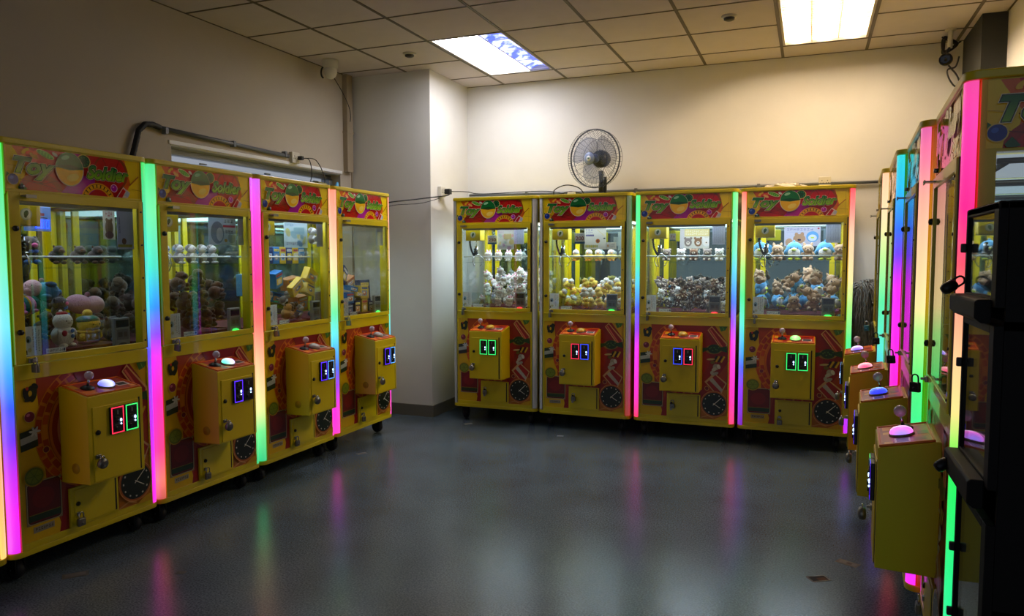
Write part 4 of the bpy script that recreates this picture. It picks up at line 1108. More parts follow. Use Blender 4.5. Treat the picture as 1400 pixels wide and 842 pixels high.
for i, x in enumerate((.455, .565, .66)): shelf_item('L1', x, 'capybara', .062, f'dark brown plush, {ORD[i]} from left of the three brown ones on the snowman machine shelf', 'brown plushes on the snowman machine shelf', True, 1, body=lin('#453a34'))
# L2: round brown plushes
CK = [('brown capybara plush', {}, 0), ('brown capybara plush with blue tag', {'tag': lin('#6c9cc0')}, 2), ('reddish brown capybara plush', {'body': lin('#6e4426')}, 3)]
mL2 = MM(ROW_L[2])
for (x, y, z, a, b, v, where) in ((.325, .17, 1.25, .2, .3, 0, 'high at left behind the notice sheet'), (.455, .175, 1.262, -.5, .2, 0, 'at the top middle of the front heap'), (.342, .16, 1.14, .5, -.4, 2, 'at middle left of the front heap'), (.46, .155, 1.145, -.3, .5, 0, 'in the centre of the front heap'),
    (.375, .155, 1.032, .3, .2, 3, 'at bottom left of the front heap'), (.495, .155, 1.032, 0, -.1, 0, 'at bottom middle of the front heap'), (.585, .165, 1.19, .9, .4, 3, 'at upper right of the front heap'), (.60, .165, 1.075, -.6, .3, 0, 'at right behind the card reader'), (.640, .27, 1.20, .4, -.6, 2, 'at the right glass'), (.640, .29, 1.03, .2, .2, 0, 'in the bottom right corner')):
    d, kw, v = [q for q in CK if q[2] == v][0]
    place_plush(tilted(mL2, (x, y, z), a, b, -.3), 'capybara', .076, f'{d} {where}, brown plush machine', 'plush heap in brown plush machine', True, v, **kw)
heap('L2', 34, .071, .075, [('capybara',)+q for q in CK], 'back of brown plush machine', 66, (.0, -.05), True, region=(.018, .723, .255, .682), zmax=1.32)
for i, x in enumerate((.33, .43, .52, .605, .68)): shelf_item('L2', x, 'otter', .068, f'grey and white otter plush, {ORD[i]} from left on shelf of brown plush machine', 'otter row on the shelf of brown plush machine', True, 0, rot=.25)
# L3: boxes, otters
NAVY, SKY, YBX, ORG, TANB = '#1c2c6c', '#2c78c0', '#d8b830', '#b87838', '#b08a5c'
def toy_box(M, w, d, h, col, label, group, seed, col2=None):
    o = empty('toy_box', M, label, 'toy box', group)
    MB().box(-w/2, w/2, -d/2, d/2, -h/2, h/2, .0015, 0, lin(col)).build('carton', CARD, o)
    rng = random.Random(seed)
    a = Art(-w/2+.002, w/2-.002, -h/2+.002, h/2-.002, -d/2-.0003)
    c2 = col2 or rng.choice(['#d8d4c8', '#b8c8d8', '#d0a070', '#e0c850', '#8090b0'])
    a.rect(-w*.36, w*.36, -h*.30, h*.12, c2, 0, .004); a.ell(0, -h*.09, w*.22, h*.15, rng.choice(['#b080a0', '#e8d8c0', '#5070a8', '#c87040'])); a.ell(-w*.05, -h*.04, w*.10, h*.07, '#f0e8dc')
    a.rect(-w*.40, w*.40, h*.24, h*.38, rng.choice(['#e8e8f0', '#c84048', '#f0d860', '#304890'])); a.marks(-w*.36, w*.36, h*.26, h*.36, '#20243c', rng, 5, 1)
    a.build('front_print', o, CARD)
    return o
mL3 = MM(ROW_L[3])
for i, (x, c, cn) in enumerate(((.345, NAVY, 'navy'), (.41, SKY, 'blue'), (.475, YBX, 'yellow'), (.54, NAVY, 'navy'), (.605, YBX, 'yellow'), (.67, SKY, 'blue'))):
    toy_box(mL3 @ Matrix.Translation((x, .225, 1.337+.0555)), .060, .05, .11, c, f'{cn} toy box, {ORD[i]} from left on shelf of boxed toy machine', 'toy boxes on the shelf of boxed toy machine', 100+i)
for i, (p, s_, rz, ry, rx, c, lab) in enumerate((
    ((.625, .105, 1.255), (.11, .05, .085), .1, .45, .15, YBX, 'yellow toy box tilted high on the right of the heap in boxed toy machine'),
    ((.455, .09, 1.185), (.13, .04, .075), .05, -.55, .15, YBX, 'yellow toy box leaning to the left in middle of boxed toy machine'),
    ((.53, .19, 1.205), (.12, .07, .08), -.1, -.2, .1, ORG, 'orange brown toy box in middle of the heap in boxed toy machine'),
    ((.595, .10, 1.165), (.10, .05, .07), .1, .3, 0, '#d0b848', 'yellow toy box under the highest yellow box in boxed toy machine'),
    ((.355, .17, 1.238), (.10, .06, .10), .2, -.25, .1, SKY, 'blue toy box at left of the heap in boxed toy machine'),
    ((.50, .29, 1.11), (.13, .06, .07), -.1, .2, .1, SKY, 'blue toy box lying in middle of the heap in boxed toy machine'),
    ((.62, .20, 1.07), (.12, .08, .10), .1, -.1, .1, ORG, 'orange brown toy box low at right of the heap in boxed toy machine'),
    ((.30, .36, 1.20), (.10, .08, .14), .2, 0, 0, '#5898c8', 'pale blue toy box standing behind the otters in boxed toy machine'))):
    toy_box(tilted(mL3, p, rz, ry, rx), s_[0], s_[1], s_[2], c, lab, None, 130+i)
for (p, kd, r, a, b, lab, kw, var) in (((.395, .115, 1.027), 'capybara', .072, .6, -.3, 'tan round plush at the front glass of boxed toy machine', {'body': lin('#c08a48')}, 5), ((.54, .13, 1.016), 'otter', .062, .4, .3, 'otter plush with blue scarf, right of the tan plush in boxed toy machine', {'scarf': BLU}, 3),
    ((.512, .155, 1.062), 'capybara', .046, .9, .7, 'dark brown plush lying behind the otter in boxed toy machine', {'body': lin('#4c3626')}, 6), ((.40, .13, 1.118), 'otter', .056, 1.0, .7, 'otter plush lying in middle of the heap in boxed toy machine', {}, 4), ((.315, .20, 1.13), 'otter', .058, -.5, 1.2, 'otter plush lying at left of the heap by the chute in boxed toy machine', {}, 4), ((.655, .115, .998), 'seal', .044, .2, 0, 'dark blue seal plush in front right corner of boxed toy machine', {'body': lin('#2c4470'), 'head': lin('#6c84a8')}, 8)):
    place_plush(tilted(mL3, p, a, 0, b), kd, r, lab, None, True, var, **kw)
place_plush(mL3 @ Matrix.Translation((.632, .078, 1.525)) @ Matrix.Rotation(.3, 4, 'Z'), 'otter', .07, 'otter plush hanging by the upper right glass of boxed toy machine', None, True, 0)
# L4: boxes
mL4 = MM(ROW_L[4])
for i, (p, s_, rz, ry, rx, c, lab) in enumerate((
    ((.585, .155, 1.115), (.15, .04, .18), .05, .0, -.05, NAVY, 'large navy toy box standing upright in the last left machine'),
    ((.485, .105, 1.118), (.10, .06, .095), .0, .05, 0, YBX, 'yellow toy box on top at front of the last left machine'),
    ((.485, .105, 1.011), (.085, .06, .112), .05, 0, 0, '#b89a28', 'yellow brown toy box under the top yellow box in the last left machine'),
    ((.40, .11, 1.005), (.07, .06, .10), 0, 0, 0, '#2c3050', 'dark toy box left of the yellow brown box in the last left machine'),
    ((.585, .10, 1.0), (.08, .05, .09), -.1, 0, 0, '#3a4060', 'dark blue toy box right of the yellow brown box in the last left machine'),
    ((.30, .15, 1.25), (.09, .05, .12), .2, .6, 0, NAVY, 'navy toy box tilted at upper left of the last left machine'),
    ((.40, .17, 1.20), (.12, .06, .06), .1, -.35, .2, ORG, 'orange toy box tilted at left of the last left machine'),
    ((.365, .12, 1.15), (.12, .06, .035), .1, .15, .1, SKY, 'sky blue toy box lying at left of the last left machine'),
    ((.32, .13, 1.08), (.10, .08, .08), 0, 0, 0, '#3468a8', 'mid blue toy box under the sky blue one in the last left machine'),
    ((.41, .095, 1.105), (.09, .05, .03), .1, .12, .1, YBX, 'flat yellow toy box left of the top yellow box in the last left machine'),
    ((.42, .36, 1.04), (.18, .12, .16), .1, 0, 0, '#7a5c38', 'brown carton at the back of the last left machine'),
    ((.31, .12, .995), (.075, .07, .08), 0, 0, 0, NAVY, 'navy toy box at bottom left of the last left machine'))):
    toy_box(tilted(mL4, p, rz, ry, rx), s_[0], s_[1], s_[2], c, lab, None, 170+i)
# right row
for key, ph, seed in (('R1', 'farthest right row machine', 71), ('R2', 'second farthest right row machine', 72), ('R3', 'second nearest right row machine', 73), ('R4', 'nearest right row machine', 74)):
    heap(key, 12, .080, .084, [('penguin', 'pale blue penguin plush', {}, 0), ('bear', 'beige long eared bear plush', BEI, 1)], ph, seed, (0, .2), True, zmax=1.25)
for i, x in enumerate((.40, .53, .66)):
    shelf_item('R4', x, 'penguin', .068, f'pale blue penguin plush, {ORD[2-i]} from the near end on shelf of nearest right row machine', 'penguins on the shelf of nearest right row machine', True, 0)

# ------------------------------------------------------------------ posters and price signs inside the cabinets
def sheet(key, name, cat, x0, x1, z0, z1, label, draw, y=.02, seed=1, base='#d6d4ce'):
    row = dict((m[0], m[1]) for m in MACH)[key]
    w, h = x1-x0, z1-z0
    a = Art(-w/2, w/2, -h/2, h/2, -.0006)
    a.rect(-w/2, w/2, -h/2, h/2, base)
    draw(a, w, h, random.Random(seed))
    a.mb.box(-w/2, w/2, -.0004, .0004, -h/2, h/2, 0, 0, lin(base))
    o = a.mb.build(name, PAPER, None, MM(row) @ Matrix.Translation(((x0+x1)/2, y, (z0+z1)/2)))
    return tag(o, label, cat)
def price(n):
    def d(a, w, h, rng):
        a.rect(-w*.5, w*.5, -h*.5, -h*.30, '#3468a8'); a.marks(-w*.3, w*.3, h*.25, h*.42, '#5870b8', rng, 5, 1)
        a.text(n, -w*.40, w*.40, -h*.18, h*.20, [(0, '#8c1c30')], 0, .02)
    return d
sheet('B1', 'price_sign', 'price sign', .292, .375, 1.485, 1.558, 'white price sign reading 250, hung in the white bunny machine', price('250'), .06)
sheet('B2', 'price_sign', 'price sign', .280, .363, 1.482, 1.567, 'white price sign reading 200, hung in the yellow chick machine', price('200'), .06)
def p_pastel(cols):
    def d(a, w, h, rng):
        for k in range(9): a.ell(rng.uniform(-.42, .42)*w, rng.uniform(-.42, .3)*h, w*rng.uniform(.06, .16), h*rng.uniform(.06, .14), rng.choice(cols), rng.uniform(0, 3))
        a.rect(-w*.1, w*.36, h*.02, h*.30, cols[0]); a.marks(-w*.42, w*.42, -h*.42, -h*.28, '#8088a8', rng, 10, 1); a.marks(-w*.45, -w*.1, h*.32, h*.44, cols[1], rng, 4, 1)
    return d
def p_grey(a, w, h, rng): a.marks(-w*.40, w*.40, -h*.42, h*.42, '#8c94a8', rng, 5, 16)
sheet('B1', 'poster', 'poster', 0.351, 0.501, 1.441, 1.605, 'pale pastel poster in the white bunny machine', p_pastel(['#e0d09c', '#c8a0c0', '#d8c8d8', '#c0d0c8', '#e8b8b8']), .125, 1)
sheet('B1', 'notice_paper', 'notice', 0.503, 0.591, 1.486, 1.612, 'grey notice sheet beside the pastel poster in the white bunny machine', p_grey, .125, 2, '#c4c8d4')
def p_b2(a, w, h, rng):
    a.marks(-w*.45, -w*.12, h*.22, h*.44, '#6468b0', rng, 3, 2); a.rect(-w*.43, -w*.06, h*.10, h*.18, '#50488c'); a.marks(-w*.42, -w*.08, h*.11, h*.17, '#c8c8e0', rng, 4, 1)
    a.ell(w*.12, -h*.12, w*.10, h*.10, '#c87828'); a.ell(w*.12, -h*.12, w*.05, h*.05, '#8c3c18')
    for k in range(7): a.ell(-w*.42+k*w*.085, -h*.36, w*.04, h*.07, '#d8c850' if k % 2 else '#b8c070')
    a.line((w*.1, h*.4), (w*.44, h*.1), .004, '#e8d890'); a.ell(w*.42, 0, w*.05, h*.03, '#404858')
sheet('B2', 'poster', 'poster', 0.340, 0.518, 1.439, 1.611, 'white poster with an orange mark in the yellow chick machine', p_b2, .125, 3, '#dedcd4')
sheet('B2', 'notice_paper', 'notice', 0.521, 0.600, 1.439, 1.493, 'small white strip beside the poster in the yellow chick machine', lambda a, w, h, rng: (a.marks(-w*.4, w*.4, -h*.3, h*.3, '#8890a0', rng, 5, 2), a.ell(-w*.35, 0, w*.08, h*.2, '#c89040')), .124, 4)
def p_b3(a, w, h, rng):
    a.rect(-w*.5, -w*.36, -h*.5, h*.5, '#c8c4c4'); a.rect(-w*.34, w*.5, h*.12, h*.5, '#d8c88c'); a.marks(-w*.32, w*.46, h*.18, h*.44, '#f0ecd8', rng, 11, 2)
    for x, c in ((-.22, '#8a7c74'), (.12, '#8a6440'), (.40, '#e0dcd8')):
        a.ell(x*w, -h*.18, w*.13, h*.22, c); a.ell(x*w-w*.10, h*.02, w*.045, h*.07, c); a.ell(x*w+w*.10, h*.02, w*.045, h*.07, c); a.ell(x*w, -h*.22, w*.06, h*.09, '#e8dccc'); a.ell(x*w, -h*.20, w*.02, h*.03, '#201818')
sheet('B3', 'poster', 'poster', 0.230, 0.468, 1.447, 1.607, 'cream poster picturing three bear heads in the small bear machine', p_b3, .66, 5, '#d0ccc0')
sheet('B3', 'price_sign', 'price sign', .256, .30, 1.498, 1.553, 'small white tag sign in the small bear machine', lambda a, w, h, rng: (a.marks(-w*.35, w*.35, -h*.1, h*.3, '#a04868', rng, 2, 1), a.rect(-w*.5, w*.5, -h*.5, -h*.36, '#5890b8')), .03, 6)
sheet('B3', 'notice_paper', 'notice', 0.555, 0.647, 1.47, 1.612, 'grey notice sheet at upper right of the small bear machine', p_grey, .125, 7, '#c4c8d4')
def p_b4(a, w, h, rng):
    a.marks(-w*.44, w*.30, h*.28, h*.44, '#7c74b0', rng, 8, 1); a.rect(-w*.44, w*.1, h*.20, h*.24, '#b8b8cc')
    a.ell(-w*.08, -h*.12, w*.17, h*.24, '#b89270'); a.ell(-w*.16, h*.10, w*.05, h*.10, '#b89270'); a.ell(w*.0, h*.12, w*.05, h*.10, '#b89270'); a.ell(-w*.08, -h*.18, w*.05, h*.05, '#3a2438')
    a.ell(w*.28, -h*.02, w*.17, h*.28, '#6aa8d8'); a.ell(w*.28, -h*.08, w*.12, h*.17, '#e0e4e8'); a.ell(w*.28, -h*.07, w*.05, h*.04, '#c8d838')
    a.ell(-w*.36, -h*.3, w*.10, h*.2, '#c09a78'); a.ell(w*.44, h*.4, w*.03, h*.04, '#b04050')
sheet('B4', 'poster', 'poster', .271, .537, 1.461, 1.612, 'poster picturing a beige bear and a blue penguin above their plushes', p_b4, .66, 8, '#c4c2d0')
sheet('B4', 'notice_paper', 'notice', 0.565, 0.662, 1.476, 1.614, 'grey notice sheet at upper right of the blue penguin machine', p_grey, .125, 9, '#c4c8d4')
def p_l1(a, w, h, rng):
    a.marks(-w*.3, w*.3, h*.2, h*.42, '#b05060', rng, 3, 1); a.ell(0, -h*.12, w*.34, h*.26, '#7c6450'); a.ell(-w*.2, h*.12, w*.1, h*.06, '#7c6450'); a.ell(w*.2, h*.12, w*.1, h*.06, '#7c6450'); a.ell(0, -h*.36, w*.36, h*.12, '#6c4c58')
sheet('L1', 'poster', 'poster', .583, .648, 1.468, 1.62, 'white poster picturing a brown bear in the penguin and snowman machine', p_l1, .12, 10)
sheet('L1', 'notice_paper', 'notice', .577, .668, 1.42, 1.61, 'grey notice sheet at upper right of the penguin and snowman machine', lambda a, w, h, rng: (a.marks(-w*.40, -w*.30, -h*.1, h*.3, '#404858', rng, 1, 6), a.rect(-w*.5, w*.4, -h*.45, -h*.38, '#b8b048'), a.ell(-w*.1, -h*.3, w*.14, h*.08, '#7c5c4c')), .022, 11, '#c4c8d4')
def p_l2(a, w, h, rng):
    a.ell(-w*.18, -h*.06, w*.24, h*.40, '#7c8c9c'); a.ell(-w*.10, -h*.12, w*.12, h*.24, '#c8ccd0'); a.ell(w*.34, -h*.24, w*.14, h*.2, '#98a4b0')
    a.marks(w*.05, w*.40, h*.28, h*.44, '#283048', rng, 3, 1); a.rect(w*.02, w*.48, h*.14, h*.22, '#b04050'); a.marks(w*.1, w*.40, -h*.1, h*.08, '#384058', rng, 3, 1); a.ell(w*.12, -h*.34, w*.06, h*.06, '#b89858')
sheet('L2', 'poster', 'poster', .50, .715, 1.452, 1.612, 'poster picturing grey otters in the brown plush machine', p_l2, .12, 12, '#b8c4cc')
sheet('L2', 'notice_paper', 'notice', .625, .668, 1.45, 1.61, 'grey notice sheet at upper right of the brown plush machine', p_grey, .022, 13, '#c4c8d4')
sheet('L3', 'poster', 'poster', .39, .632, 1.443, 1.612, 'pale blue and yellow poster in the boxed toy machine', p_pastel(['#a8c8d0', '#88b0c8', '#e0d898', '#c8dce0', '#e8e4c0']), .12, 14, '#d0dce0')
sheet('L3', 'notice_paper', 'notice', .60, .668, 1.45, 1.61, 'grey notice sheet at upper right of the boxed toy machine', p_grey, .022, 15, '#c4c8d4')
sheet('L4', 'notice_paper', 'notice', .575, .668, 1.47, 1.61, 'grey notice sheet at upper right of the last left machine', p_grey, .022, 16, '#c4c8d4')
# blue backlit display inside the snowman machine
o = empty('price_display', MM(ROW_L[1]) @ Matrix.Translation((.285, .156, 1.553)) @ Matrix.Diagonal((.72, 1, 1, 1)), 'small blue lit display reading 2.80 in the penguin and snowman machine', 'display')
MB().box(-.085, .085, 0, .012, -.055, .055, .003).build('panel', pbr('display_panel', '#5878a8', .3, emit='#4878c8', estr=.35), o)
a = Art(-.085, .085, -.055, .055, -.0008)
a.line((-.085, .036), (.02, .024), .006, '#101418'); a.line((-.085, .014), (.06, .004), .004, '#182028'); a.rect(-.04, .04, .014, .026, '#8c3c58')
a.build('panel_graphic', o)
dg = MB()
SEG = {'2': 'abged', '8': 'abcdefg', '0': 'abcdef'}
for i, ch in enumerate('280'):
    ox = -.02+.034*i; w_, h_ = .020, .038; b_ = -.042
    for s_ in SEG[ch]:
        x0, x1, z0, z1 = {'a': (0, w_, h_-.004, h_), 'g': (0, w_, h_/2-.002, h_/2+.002), 'd': (0, w_, 0, .004), 'f': (0, .004, h_/2, h_), 'b': (w_-.004, w_, h_/2, h_), 'e': (0, .004, 0, h_/2), 'c': (w_-.004, w_, 0, h_/2)}[s_]
        dg.box(ox+x0, ox+x1, -.003, -.001, b_+z0, b_+z1)
dg.box(.007, .011, -.003, -.001, -.042, -.038)
dg.build('digits', glow('blue_digit', '#1c50ff', 2.5), o)
MB().cyl((0, .006, .055), (0, .006, .087), .004, n=8).build('hanger', BLK, o)

# ------------------------------------------------------------------ padlocks
PADM = {'steel': pbr('padlock_steel', '#77766f', .35, .9), 'dark': pbr('padlock_iron', '#26282b', .4, .7), 'blue': pbr('padlock_blue', '#3c7c90', .35, .6)}
def padlock_proto(kind, m):
    o = empty('padlock')
    if kind == 'square':
        b = MB().box(-.018, .018, -.008, .008, -.036, 0, .004, 0).cyl((0, -.0081, -.022), (0, -.0095, -.022), .006, n=12).build('lock_body', m, o)
        sp = [(-.0115, 0, -.004), (-.0115, 0, .016)]+[(-.0115*math.cos(t), 0, .016+.0115*math.sin(t)) for t in [PI*k/8 for k in range(1, 8)]]+[(.0115, 0, .016), (.0115, 0, -.004)]
        MB().tube(sp, .0028, 8).build('shackle', CHR if m is not PADM['dark'] else m, o)
    else:
        M = Matrix.Rotation(PI/2, 4, 'X')
        MB().lathe([(.004, -.012), (.017, -.012), (.022, -.008), (.0235, 0), (.022, .008), (.017, .012), (.012, .014), (.004, .0145)], 24, M=Matrix.Translation((0, 0, -.022)) @ M).build('lock_body', m, o)
        sp = [(.010*math.cos(t), 0, -.002+.012*math.sin(t)) for t in [PI*k/8 for k in range(9)]]
        MB().tube(sp, .003, 8).build('shackle', CHR, o)
    return o
PP = {(k, m): padlock_proto(k, PADM[m]) for k in ('square', 'round') for m in ('steel', 'dark', 'blue')}
PHR = dict(L1='penguin and snowman machine', L2='brown plush machine', L3='boxed toy machine', L4='last left machine', B1='white bunny machine', B2='yellow chick machine', B3='small bear machine', B4='blue penguin machine', R1='farthest right row machine', R2='second farthest right row machine', R3='second nearest right row machine', R4='nearest right row machine')
for key, ph in PHR.items():
    M = MM(dict((m[0], m[1]) for m in MACH)[key])
    mt = 'steel' if key[0] != 'R' else ('blue' if key == 'R1' else 'dark')
    rng = random.Random(key)
    o = copy_tree(PP[('square', mt)]); o.matrix_world = M @ Matrix.Translation((.106, -.036 if key[0] != 'R' else -.050, .934)) @ Matrix.Rotation(PI/2 if key[0] != 'R' else PI*.3, 4, 'Z') @ Matrix.Rotation(rng.uniform(-.15, .15), 4, 'Y')
    tag(o, f"{'steel' if mt == 'steel' else 'dark' if mt == 'dark' else 'blue'} padlock hanging under the glass door of the {ph}", 'padlock', 'padlocks under the glass doors')
    o = copy_tree(PP[('round', 'steel')]); o.matrix_world = M @ Matrix.Translation((.265, -.2095, .508))
    tag(o, f'round steel padlock on the coin box of the {ph}', 'padlock', 'round padlocks on the coin boxes')
    up = key in ('B1', 'B2', 'B3')
    o = copy_tree(PP[('square', 'steel')]); o.matrix_world = M @ Matrix.Translation((.289 if not up else .300, -.031, .212 if not up else .275))
    tag(o, f'steel padlock on the small lower door of the {ph}', 'padlock', 'padlocks on the small lower doors')
for o in PP.values(): _del(o)

# ------------------------------------------------------------------ black cabinet on the right
bc = empty('vending_cabinet', Matrix.Translation((.380, 1.91, 0)), 'black cabinet with glazed front doors at the right edge, in front of the right row', 'vending cabinet')
# local: x depth into the row, y along the row 0..0.36
BPAINT = pbr('black_cabinet_paint', '#030304', .65, spec=.25)
b = MB()
w_, d_, h_ = .36, .70, 1.50
b.box(.02, d_, 0, w_, .03, .06); b.box(.02, d_, 0, .012, .03, h_); b.box(.02, d_, w_-.012, w_, .03, h_); b.box(d_-.012, d_, 0, w_, .03, h_); b.box(0, d_, 0, w_, h_-.02, h_, .004)
for z in (.58, 1.235): b.box(.02, d_, 0, w_, z-.02, z)
b.build('cabinet_body', BPAINT, bc)
for (z0, z1) in ((1.285, 1.478), (.875, 1.205), (.10, .755)):
    dr = MB()
    for (a0, a1, c0, c1) in ((0, .045, z0-.02, z1+.02), (w_-.018, w_, z0-.02, z1+.02), (.045, w_-.018, z0-.02, z0), (.045, w_-.018, z1, z1+.02)): dr.box(0, .02, a0, a1, c0, c1, .002)
    do = dr.build('cabinet_door', BPAINT, bc)
    MB().box(.006, .010, .046, w_-.019, z0, z1).build('door_glass', GLASS, do)
    MB().box(.012, .016, .046, w_-.019, z0, z1).build('inner_panel', pbr('smoked_panel', '#0d0e10', .5), do)
for z, hh_ in ((1.255, .027), (.835, .034)):
    MB().prism([(0, z-hh_), (0, z+hh_), (-.028, z+hh_), (-.034, z+hh_-.006), (-.034, z-hh_+.012), (-.020, z-hh_)], .03, w_-.012, 'y', .003).build('latch_bar', BPAINT, bc)
for (y, z) in ((w_-.01, 1.40), (w_-.01, 1.10), (w_-.01, .60), (w_-.01, .42)): MB().box(-.014, 0, y-.012, y, z-.012, z+.012, .003).build('hinge', BLK, bc)
for (x, y) in ((.06, .05), (.06, .31), (.64, .05), (.64, .31)): MB().cyl((x, y, 0), (x, y, .032), .018, n=14).build('foot', RUB, bc)
for z, lab in ((1.312, 'dark padlock through the upper latch of the black cabinet'), (.842, 'dark padlock on the lower latch of the black cabinet')):
    o = empty('padlock', Matrix.Translation((.380-.024, 1.91+.31, z)) @ Matrix.Rotation(.3, 4, 'Z') @ Matrix.Rotation(1.0, 4, 'Y'), lab, 'padlock', 'padlocks on the black cabinet')
    MB().lathe([(.003, -.024), (.011, -.022), (.015, -.014), (.015, .008), (.011, .015), (.003, .017)], 20, M=Matrix.Translation((0, 0, -.02))).build('lock_body', PADM['dark'], o)
    sp = [(-.011, 0, -.008), (-.011, 0, .008)]+[(-.011*math.cos(t), 0, .008+.011*math.sin(t)) for t in [PI*k/8 for k in range(1, 8)]]+[(.011, 0, .008), (.011, 0, -.008)]
    MB().tube(sp, .0028, 8).build('shackle', PADM['dark'], o)

# ------------------------------------------------------------------ table fan on the second back machine
fan = empty('table_fan', Matrix.Translation((-1.66, 6.02, 1.871)), 'dark wire table fan standing on the yellow chick machine', 'fan')
FD = pbr('fan_dark_plastic', '#23262c', .4); FG = pbr('fan_wire', '#3c4250', .4, .6)
bladem = bpy.data.materials.new('blue_translucent_blade'); bladem.use_nodes = True
nt = bladem.node_tree; pp = nt.nodes['Principled BSDF']; pp.inputs['Base Color'].default_value = (*lin('#6478a8'), 1); pp.inputs['Alpha'].default_value = .45; pp.inputs['Roughness'].default_value = .3
MB().lathe([(.085, 0), (.085, .012), (.06, .026), (.022, .04), (.001, .042)], 28, M=Matrix.Translation((.03, .03, 0))).build('base', FD, fan)
st = MB().tube([(.03, .04, .03), (.03, .05, .14), (.025, .05, .22)], .02, 12, radii=[.024, .020, .022]); st.box(.055, .075, .03, .06, .03, .17, .004); st.build('stand', FD, fan)
hm = Matrix.Translation((0, 0, .317)) @ Matrix.Rotation(math.radians(-17), 4, 'Z') @ Matrix.Rotation(math.radians(4), 4, 'X')
def fanpart(mb, name, mat):
    o = mb.build(name, mat, fan); o.matrix_local = hm; return o
RX = Matrix.Rotation(PI/2, 4, 'X')      # lathe axis z -> -y
fanpart(MB().lathe([(.001, -.15), (.05, -.145), (.068, -.11), (.072, -.05), (.06, -.015), (.03, .0)], 24, M=RX), 'motor_housing', FD)
bl = MB()
for k in range(3):
    vs = []; fs = []
    nR, nT = 8, 7
    for i in range(nR+1):
        r_ = .035+(.205-.035)*i/nR
        half = math.radians(22+34*math.sin(PI*(.15+.75*i/nR)))
        for j in range(nT+1):
            t = k*2*PI/3+half*(2*j/nT-1)+.5*(i/nR)
            vs.append((r_*math.cos(t), -.03-.032*(2*j/nT-1)*(1-.3*i/nR), r_*math.sin(t)))
    for i in range(nR):
        for j in range(nT): fs.append((i*(nT+1)+j, i*(nT+1)+j+1, (i+1)*(nT+1)+j+1, (i+1)*(nT+1)+j))
    q = MB().add(vs, fs, 0, None, True)
    fanpart(q, 'blade', bladem)
fanpart(MB().lathe([(.036, .01), (.036, .04), (.028, .052), (.001, .056)], 24, M=RX), 'hub', pbr('fan_hub_blue', '#5064a0', .35))
cage = MB()
def ringw(r_, y, t=.003, n=48):
    cage.tube([(r_*math.cos(2*PI*k/n), y, r_*math.sin(2*PI*k/n)) for k in range(n+1)], t, 5, cap=False)
ringw(.236, -.03, .005); ringw(.236, -.022, .004)
for r_, y in ((.232, -.075), (.16, -.098), (.05, -.108), (.232, .02), (.16, .045), (.075, .05)): ringw(r_, y, .0018)
for k in range(72):
    t = 2*PI*k/72; c, s_ = math.cos(t), math.sin(t); t2 = t+.18; c2, s2 = math.cos(t2), math.sin(t2)
    cage.tube([(.236*c, -.03, .236*s_), (.232*c, -.075, .232*s_), (.16*c2, -.098, .16*s2), (.05*c2, -.108, .05*s2)], .0011, 4, cap=False)
    if k % 2 == 0: cage.tube([(.236*c, -.022, .236*s_), (.232*c, .02, .232*s_), (.16*c, .045, .16*s_), (.07*c, .05, .07*s_)], .0011, 4, cap=False)
fanpart(cage, 'cage', FG)
bg = MB().lathe([(.001, .122), (.03, .120), (.048, .113), (.05, .108)], 28, M=RX, closed=False); bdg = fanpart(bg, 'badge', pbr('fan_badge', '#7c8cb0', .3))
MB().lathe([(.001, .1245), (.02, .124), (.022, .121)], 24, M=RX, closed=False).build('badge_centre', pbr('fan_badge_white', '#c8ccd0', .3), bdg)
MB().ell((0, -.1247, .001), (.010, .0012, .006), seg=14, rings=6).build('badge_mark', pbr('fan_badge_green', '#2c5c4c', .3), bdg)

# ------------------------------------------------------------------ conduits, sockets, cables
PIPE = pbr('grey_conduit', '#6c7076', .45, .3)
o = MB().tube([(-2.97, 6.345, 1.955), (-2.2, 6.345, 1.945), (.97, 6.345, 1.947)], .012, 10)
for x in (-2.4, -1.4, -.4, .6): o.box(x-.012, x+.012, 6.33, 6.37, 1.928, 1.964, .002)
tag(o.build('conduit_pipe', PIPE), 'grey conduit pipe along the back wall just above the back row', 'conduit')
o = MB().tube([(XL+.02, 3.50, 2.182), (XL+.02, 4.74, 2.158)], .014, 10)
for y in (3.56, 4.15, 4.7): o.box(XL, XL+.036, y-.012, y+.012, 2.15, 2.19, .002)
tag(o.build('conduit_pipe', PIPE), 'grey conduit pipe on the left wall above the shuttered window', 'conduit')
hp = [(XL+.02, 3.52, 2.182), (XL+.025, 3.46, 2.192), (XL+.03, 3.40, 2.185), (XL+.03, 3.35, 2.14), (XL+.03, 3.325, 2.06), (XL+.03, 3.30, 1.98), (XL+.022, 3.27, 1.88)]
hh = []
for i in range(len(hp)-1):
    for k in range(6): hh.append(Vector(hp[i]).lerp(Vector(hp[i+1]), k/6))
tag(MB().tube(hh, .017, 10, radii=[.017+.0012*(i % 2) for i in range(len(hh))]).build('flexible_hose', RUB), 'black corrugated hose curving down from the left wall conduit', 'hose')
def outlet(M, label, plug=True):
    o = empty('wall_socket', M, label, 'wall socket')
    MB().box(-.045, .045, -.035, 0, -.043, .043, .005).build('face_plate', WHITEP, o)
    s = MB()
    for x in (-.02, .02):
        for dx, dz in ((0, .012), (-.008, -.006), (.008, -.006)): s.box(x+dx-.003, x+dx+.003, -.0362, -.034, dz-.003, dz+.003)
    s.build('pin_holes', BLK, o)
    return o
outlet(Matrix.Translation((.09, YB, 1.958)), 'white wall socket above the blue penguin machine')
outlet(Matrix.Translation((XL, 4.815, 2.155)) @ Matrix.Rotation(PI/2, 4, 'Z'), 'white wall socket at the end of the left wall conduit')
outlet(Matrix.Translation((-3.0, 5.80, 1.945)) @ Matrix.Rotation(PI/2, 4, 'Z'), 'white wall socket on the side of the corner column')
